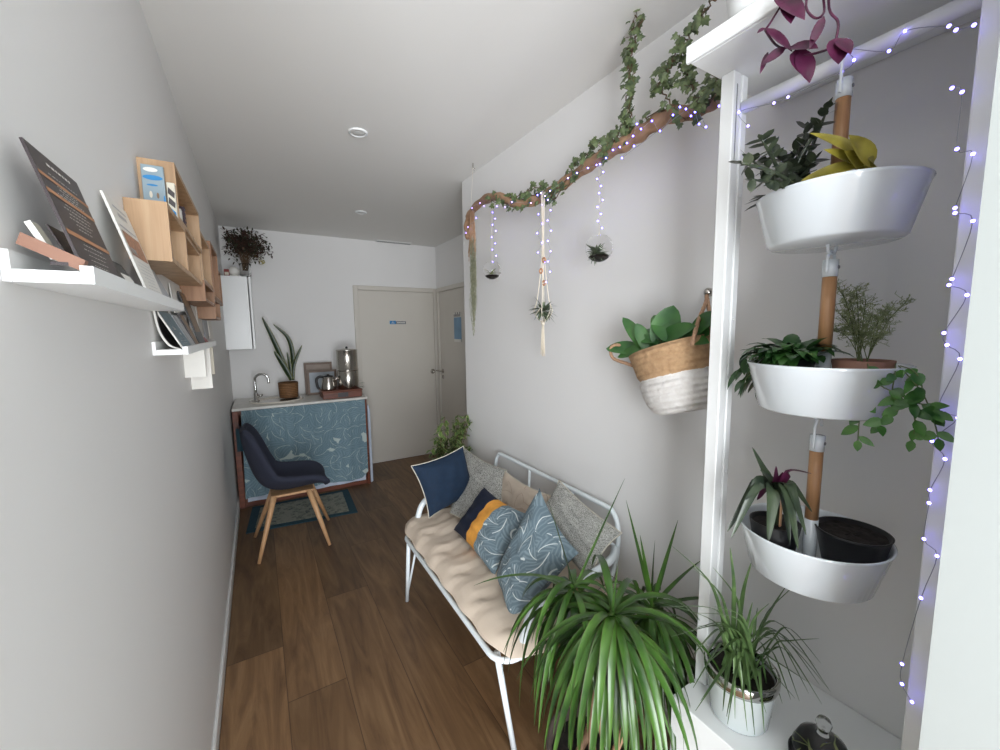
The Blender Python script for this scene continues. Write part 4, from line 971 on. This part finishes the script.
for (px,py,qx,qy,W) in ((660,345,670,312,.10),(655,345,688,322,.07),(645,350,628,320,.05),(640,350,612,345,.055),(650,348,622,352,.05),(668,345,700,330,.075),(675,345,712,322,.07),(655,340,650,330,.05),(660,340,640,335,.06),(680,340,704,338,.05),(640,352,655,340,.045),(670,340,658,318,.07),(690,335,714,312,.06),(648,350,640,328,.05)):
    p=at(px,py,'x',1.14+R_(-.01,.02)); q=at(qx,qy,'x',1.12+R_(-.03,.04)); d=q-p; b.leaf(p,d,d.length*1.1+.012,W*R_(.85,1.05),.3,'round',9,0,.22,up=V((-.7,-.5,.5)))
    b.tube([c+V((0,0,.02)),p],.003,6,1)
b.tube([c+V((0,0,-.09)),c+V((0,0,.03))],[.06,.07],16,2)
b.build('foliage',['big','stem','soil'],t)
# ================================================================== BRANCH
BX=1.15
bpx=[(468,238,.018),(467,226,.024),(471,213,.026),(481.7,201.7,.028),(496.7,196.7,.028),(516.7,204,.024),(536.7,200,.026),(556.7,188,.027),(580,171.7,.027),(606.7,153,.029),(626.7,143,.030),(646.7,129,.031),(670,116,.030),(693,112,.028),(716,103,.017)]
bp=[at(x,y,'x',BX+.02*math.sin(i*1.1)) for i,(x,y,_) in enumerate(bpx)]
bs=spline(bp,6); rs=[]
for i in range(len(bs)):
    u=i/(len(bs)-1)*(len(bpx)-1); k=min(int(u),len(bpx)-2); rs.append(lerp(bpx[k][2],bpx[k+1][2],u-k)*(1+.13*math.sin(i*1.3)+R_(-.07,.07)))
rs=[r*.8 for r in rs]
b=MB().tube(bs,rs,14,0); tag(b.build('branch','bark'),'twisted brown tree branch hung along the right wall under the ceiling','branch')
bc_=bp[4]; b=MB().tube([at(473,163,'z',HC)+V((0,0,-.002)),bp[2]+V((0,0,.02))],.0009,5,0); b.tube(spline([at(473,163,'z',HC)+V((0,0,-.001)),at(473,163,'z',HC)+V((0,0,-.03)),at(473,163,'z',HC)+V((.008,0,-.038)),at(473,163,'z',HC)+V((.01,0,-.028))],4),.003,6,1)
tag(b.build('ceiling_hook',['cord','chrome']),'small ceiling hook and thread holding the far end of the branch','hook')
# ivy
def ivy(name,label,paths,dens=1.0,S=(.03,.055),cat='ivy'):
    b=MB(); allp=[]
    for pts in paths:
        sp_=spline(pts,8); sp_=[p+V((R_(-1,1),R_(-1,1),R_(-1,1)))*.006 for p in sp_]; b.tube(sp_,.0022,5,1)
        for p in sp_:
            n_=int(dens)+(1 if R_(0,1)<dens%1 else 0)
            for k in range(n_):
                o=V((R_(-1,.4),R_(-1,1),R_(-1,1)))*.02; b.tube([p,p+o],.0008,4,1)
                b.ivyleaf(p+o,V((-1,R_(-.9,.3),R_(-.4,.7))),V((R_(-.3,.3),R_(-1,1),R_(-1,.3))),R_(*S),0)
    tag(b.build(name,['ivy','bstem']),label,cat)
def onb(px0,px1,dx=-.028,dz=.0):
    out=[]
    for i,(x,y,_) in enumerate(bpx):
        if px0<=x<=px1: out.append(bp[i]+V((dx*(.6+.4*math.sin(i*2)),0,.03*math.cos(i*2.2)+dz)))
    return out
ivy('ivy_garland','ivy winding along the far half of the branch',[onb(495,612,-.03,.0),onb(515,600,-.02,-.02),onb(495,640,-.01,.03)],1.3,(.02,.036))
ivy('ivy_vine','ivy strand hanging from the ceiling, the left of the two',[[at(px,py,'x',1.13) for px,py in ((632,12),(634,30),(629,50),(633,75),(626,100),(632,118),(628,135))],[at(px,py,'x',1.12) for px,py in ((630,8),(640,22),(633,45),(629,70),(634,90),(624,120),(616,140),(606,150))]],.85,(.018,.034))
ivy('ivy_vine','ivy strand hanging from the ceiling, the right one nearer the white rack',[[at(px,py,'x',1.12) for px,py in ((714,0),(702,12),(694,28),(684,48),(670,66),(660,82),(656,92))],[at(px,py,'x',1.10) for px,py in ((690,30),(676,50),(668,72),(660,88),(676,108))],[at(px,py,'x',1.1) for px,py in ((684,40),(692,62),(688,76),(692,92))]],.85,(.018,.034))
ivy('ivy_garland','dense ivy clump on the near end of the branch beside the white rack',[[at(px,py,'x',1.10) for px,py in ((692,104),(704,94),(714,84),(722,74),(716,98),(700,104))],onb(640,720,-.02,.01)],.7,(.02,.036))
# LED strings
bulbm=MB().sphere((0,0,0),.0032,8,0); 
def lights(name,label,groups,cat='string lights',perm=None):
    t=thing(name,label,cat,groups[0][0]); b=MB(); pos=[]
    for g in groups:
        b.tube(spline(g,4) if len(g)>2 else g,.0006,4,0); pos+=g[perm or 0:]
    b.build('wire','ledwire',t); me=None
    for p in pos[:100]:
        if me is None:
            x=MB(); x.sphere(p,.0028,8,0); o=x.build('bulb','led',t); 
            for v in o.data.vertices: v.co-= (p-ORG[t.name])
            o.location=p-ORG[t.name]; me=o
        else:
            o=me.copy(); COL.objects.link(o); o.parent=t; o.location=p-ORG[t.name]
    return t
g=[]
def drop(px,y0,y1,n,xx=1.14,dx=3):
    l=[]
    for i in range(n): l.append(at(px+(dx if i%2 else -dx)*R_(.2,1),lerp(y0,y1,i/(n-1)),'x',xx))
    return l
br=[]
for (px,py) in ((466,233),(468,227),(476,218),(472,208),(480,203),(484,206),(497,196),(505,207),(512,202),(531,203),(541,193),(545,196),(550,191),(568,178),(577,173),(588,168),(600,164),(606,158),(613,150),(620,147),(627,143),(633,136),(637,124),(641,129),(652,121),(660,131),(673,115),(680,107),(686,109),(691,116),(695,112),(699,124),(706,127),(696,104),(706,94),(712,86),(719,106),(700,101),(622,158),(634,146)):
    br.append(at(px,py,'x',BX-.042))
g=[br,drop(494,200,262,11,1.13),drop(541,195,262,8,1.13,4),drop(549,200,282,9,1.13,3),drop(600,165,228,10,1.13,4)]
lights('string_lights','blue-white fairy lights wound on the branch with short hanging strands',g)
rl=[(748,126),(739,112),(774,103),(788,97),(842,72),(854,60),(848,49),(889,51),(905,31),(949,26),(956,30),(974,25)]
cl_=[(952,88),(962,92),(957,149),(973,154),(955,208),(955,213),(973,221),(952,279),(949,285),(967,295),(944,333),(947,345),(960,359),(938,408),(958,418),(932,441),(945,459),(930,490),(929,503),(924,539),(937,556),(921,598),(902,664),(902,684),(912,702)]
g=[[at(px,py,'x',.982 if px>930 else 1.024) for px,py in rl],[at(px,py,'x',.982) for px,py in cl_]]
lights('string_lights','blue fairy lights wrapped along the rod and right post of the rack',g)
# hanging things
def globe(px,py,rpx,label,xx=1.14,topy=None,plant='air'):
    c=at(px,py,'x',xx); r=(at(px+rpx,py,'x',xx)-c).length*.72
    t=thing('glass_terrarium',label,'terrarium',c+V((0,0,-r)))
    pr=[]
    for i in range(3,19):
        a=math.pi*i/20; pr.append((r*math.sin(a),-r*math.cos(a)))
    MB().lathe(c,[(.001,-r)]+[(r*math.sin(math.pi*i/20),-r*math.cos(math.pi*i/20)) for i in range(1,17)],28,0,cap0=False,cap1=False).build('globe','glass',t)
    if topy: MB().tube([c+V((0,0,r*.95)),at(px,topy,'x',xx)],.0008,5,0).tube(spline([c+V((-.006,0,r*.8)),c+V((0,0,r*1.08)),c+V((.006,0,r*.8))],4),.0012,5,0).build('thread','cord',t)
    MB().lathe(c+V((0,0,-r*.55)),[(.001,-r*.3),(r*.5,-r*.18),(r*.68,0),(.001,r*.12)],20,0).build('soil','soil',t)
    return t,c,r
def airplant(c,s,label,mats='air',n=40,up=.4):
    b=MB()
    for i in range(n):
        d=V((R_(-1,1),R_(-1,1),R_(up-.9,1))); b.leaf(c+d*s*.1,d,R_(.5,1.0)*s,s*.2,R_(.3,1.4),'strap',5,0,.3)
    tag(b.build('air_plant',mats),label,'air plant')
t,c,r=globe(599,248,14,'clear glass globe with dark moss hanging from the middle of the branch',1.14,166)
airplant(c+V((0,.01,-r*.35)),.05,'dark green air plant inside the larger hanging glass globe',n=90)
t,c,r=globe(492,270,6.5,'small glass globe hanging at the far end of the branch',1.14,200)
airplant(c+V((0,.01,-r*.35)),.04,'pale green air plant inside the small far glass globe','airpale',n=24)
# macrame
t=thing('macrame_hanger','cream macrame hanger with wooden rings and tassel below the branch','macrame',at(543,312,'x',1.14))
tp_=at(543,192,'x',1.13); gc=at(543,313,'x',1.14); gr=.038
b=MB(); kn=at(543,258,'x',1.14); bt=at(543,325,'x',1.115)
for k in range(4):
    a=math.pi/4+k*math.pi/2; o=V((math.cos(a),math.sin(a),0))
    b.tube(spline([tp_+o*.008,lerp(tp_,kn,.5)+o*.004,kn+o*.006,gc+V((0,0,.065))+o*.026,gc+V((0,0,.005))+o*(gr+.004),gc+V((0,0,-gr-.004))+o*.006],6),.0022,6,0)
for k in range(4):
    a=k*math.pi/2; o=V((math.cos(a),math.sin(a),0)); o2=V((math.cos(a+math.pi/4),math.sin(a+math.pi/4),0))
    b.tube([gc+V((0,0,.03))+o2*.035,gc+V((0,0,-.01))+o*(gr+.005),gc+V((0,0,-gr-.003))+o*.008],.0018,6,0)
b.sphere(gc+V((0,0,-gr-.01)),.009,10,0)
b.build('cords','cord',t)
b=MB(); e=at(543,355,'x',1.14)
for k in range(22):
    o=V((R_(-1,1),R_(-1,1),0))*.006; b.tube([gc+V((0,0,-gr-.012))+o*.6,e+o*1.3+V((0,0,R_(-.008,.02)))],.0012,4,0)
b.build('tassel','cord',t)
for yy in (260,271,283):
    p=at(543+(1 if yy!=271 else -2),yy,'x',1.13); MB().tube([p+V((0,.010*math.cos(a),.010*math.sin(a))) for a in [2*math.pi*i/16 for i in range(16)]],.0035,8,0,closed=True).build('ring','copper',t)
t=thing('glass_terrarium','clear glass globe held in the macrame hanger','terrarium',gc+V((0,0,-gr)))
MB().lathe(gc,[(.001,-gr)]+[(gr*math.sin(math.pi*i/20),-gr*math.cos(math.pi*i/20)) for i in range(1,17)],28,0,cap0=False,cap1=False).build('globe','glass',t)
airplant(gc+V((0,.0,.005)),.075,'dark spiky air plant in the macrame glass globe',n=55)
# spanish moss
mt=at(472,215,'x',1.135); t=thing('spanish_moss','long hanging strand of pale moss with cord top at the far end of the branch','hanging moss',mt)
b=MB()
for i in range(26):
    o=V((0,R_(-.035,.035),0)); e=at(472+R_(-4,4),R_(240,262),'x',1.13); b.tube([mt+V((R_(-.01,.01),R_(-.02,.02),.02)),lerp(mt,e,.5)+o,e],.0018,4,0)
b.build('cord_fringe','rope',t)
b=MB()
for i in range(170):
    y0_=R_(235,300); y1_=min(343,y0_+R_(12,45)); a=at(473+R_(-3.5,3.5),y0_,'x',1.13+R_(-.01,.01)); e=at(474+R_(-3.5,3.5)*(1-(y1_-235)/140),y1_,'x',1.13)
    m=lerp(a,e,.5)+V((R_(-.01,.01),R_(-.012,.012),0)); b.tube(spline([a,m,e],3),.0009,3,0)
    for k in range(3):
        q=lerp(a,e,R_(0,1)); b.leaf(q,(R_(-1,1),R_(-1,1),-.6),.014,.002,.3,'lance',2)
b.build('moss','moss',t)
# ================================================================== LIGHT
def area(name,loc,rot,sx,sy,power,col):
    l=bpy.data.lights.new(name,'AREA'); l.shape='RECTANGLE'; l.size=sx; l.size_y=sy; l.energy=power; l.color=col
    o=bpy.data.objects.new(name,l); COL.objects.link(o); o.location=loc; o.rotation_euler=rot; return o
area('window_daylight',(-.45,-2.12,1.15),(math.radians(102),0,math.radians(-5)),2.1,2.1,245,(.93,.965,1.0))
w=bpy.data.worlds.new('sky'); SC.world=w; w.use_nodes=True
bg=w.node_tree.nodes['Background']; bg.inputs[0].default_value=(.85,.92,1,1); bg.inputs[1].default_value=1.0
vs_=SC.view_settings; vs_.view_transform='Standard'; vs_.look='None'; vs_.exposure=0.0; vs_.gamma=1; vs_.use_curve_mapping=False
SC.cycles.max_bounces=10 if hasattr(SC,'cycles') else 10
SC.cycles.diffuse_bounces=6
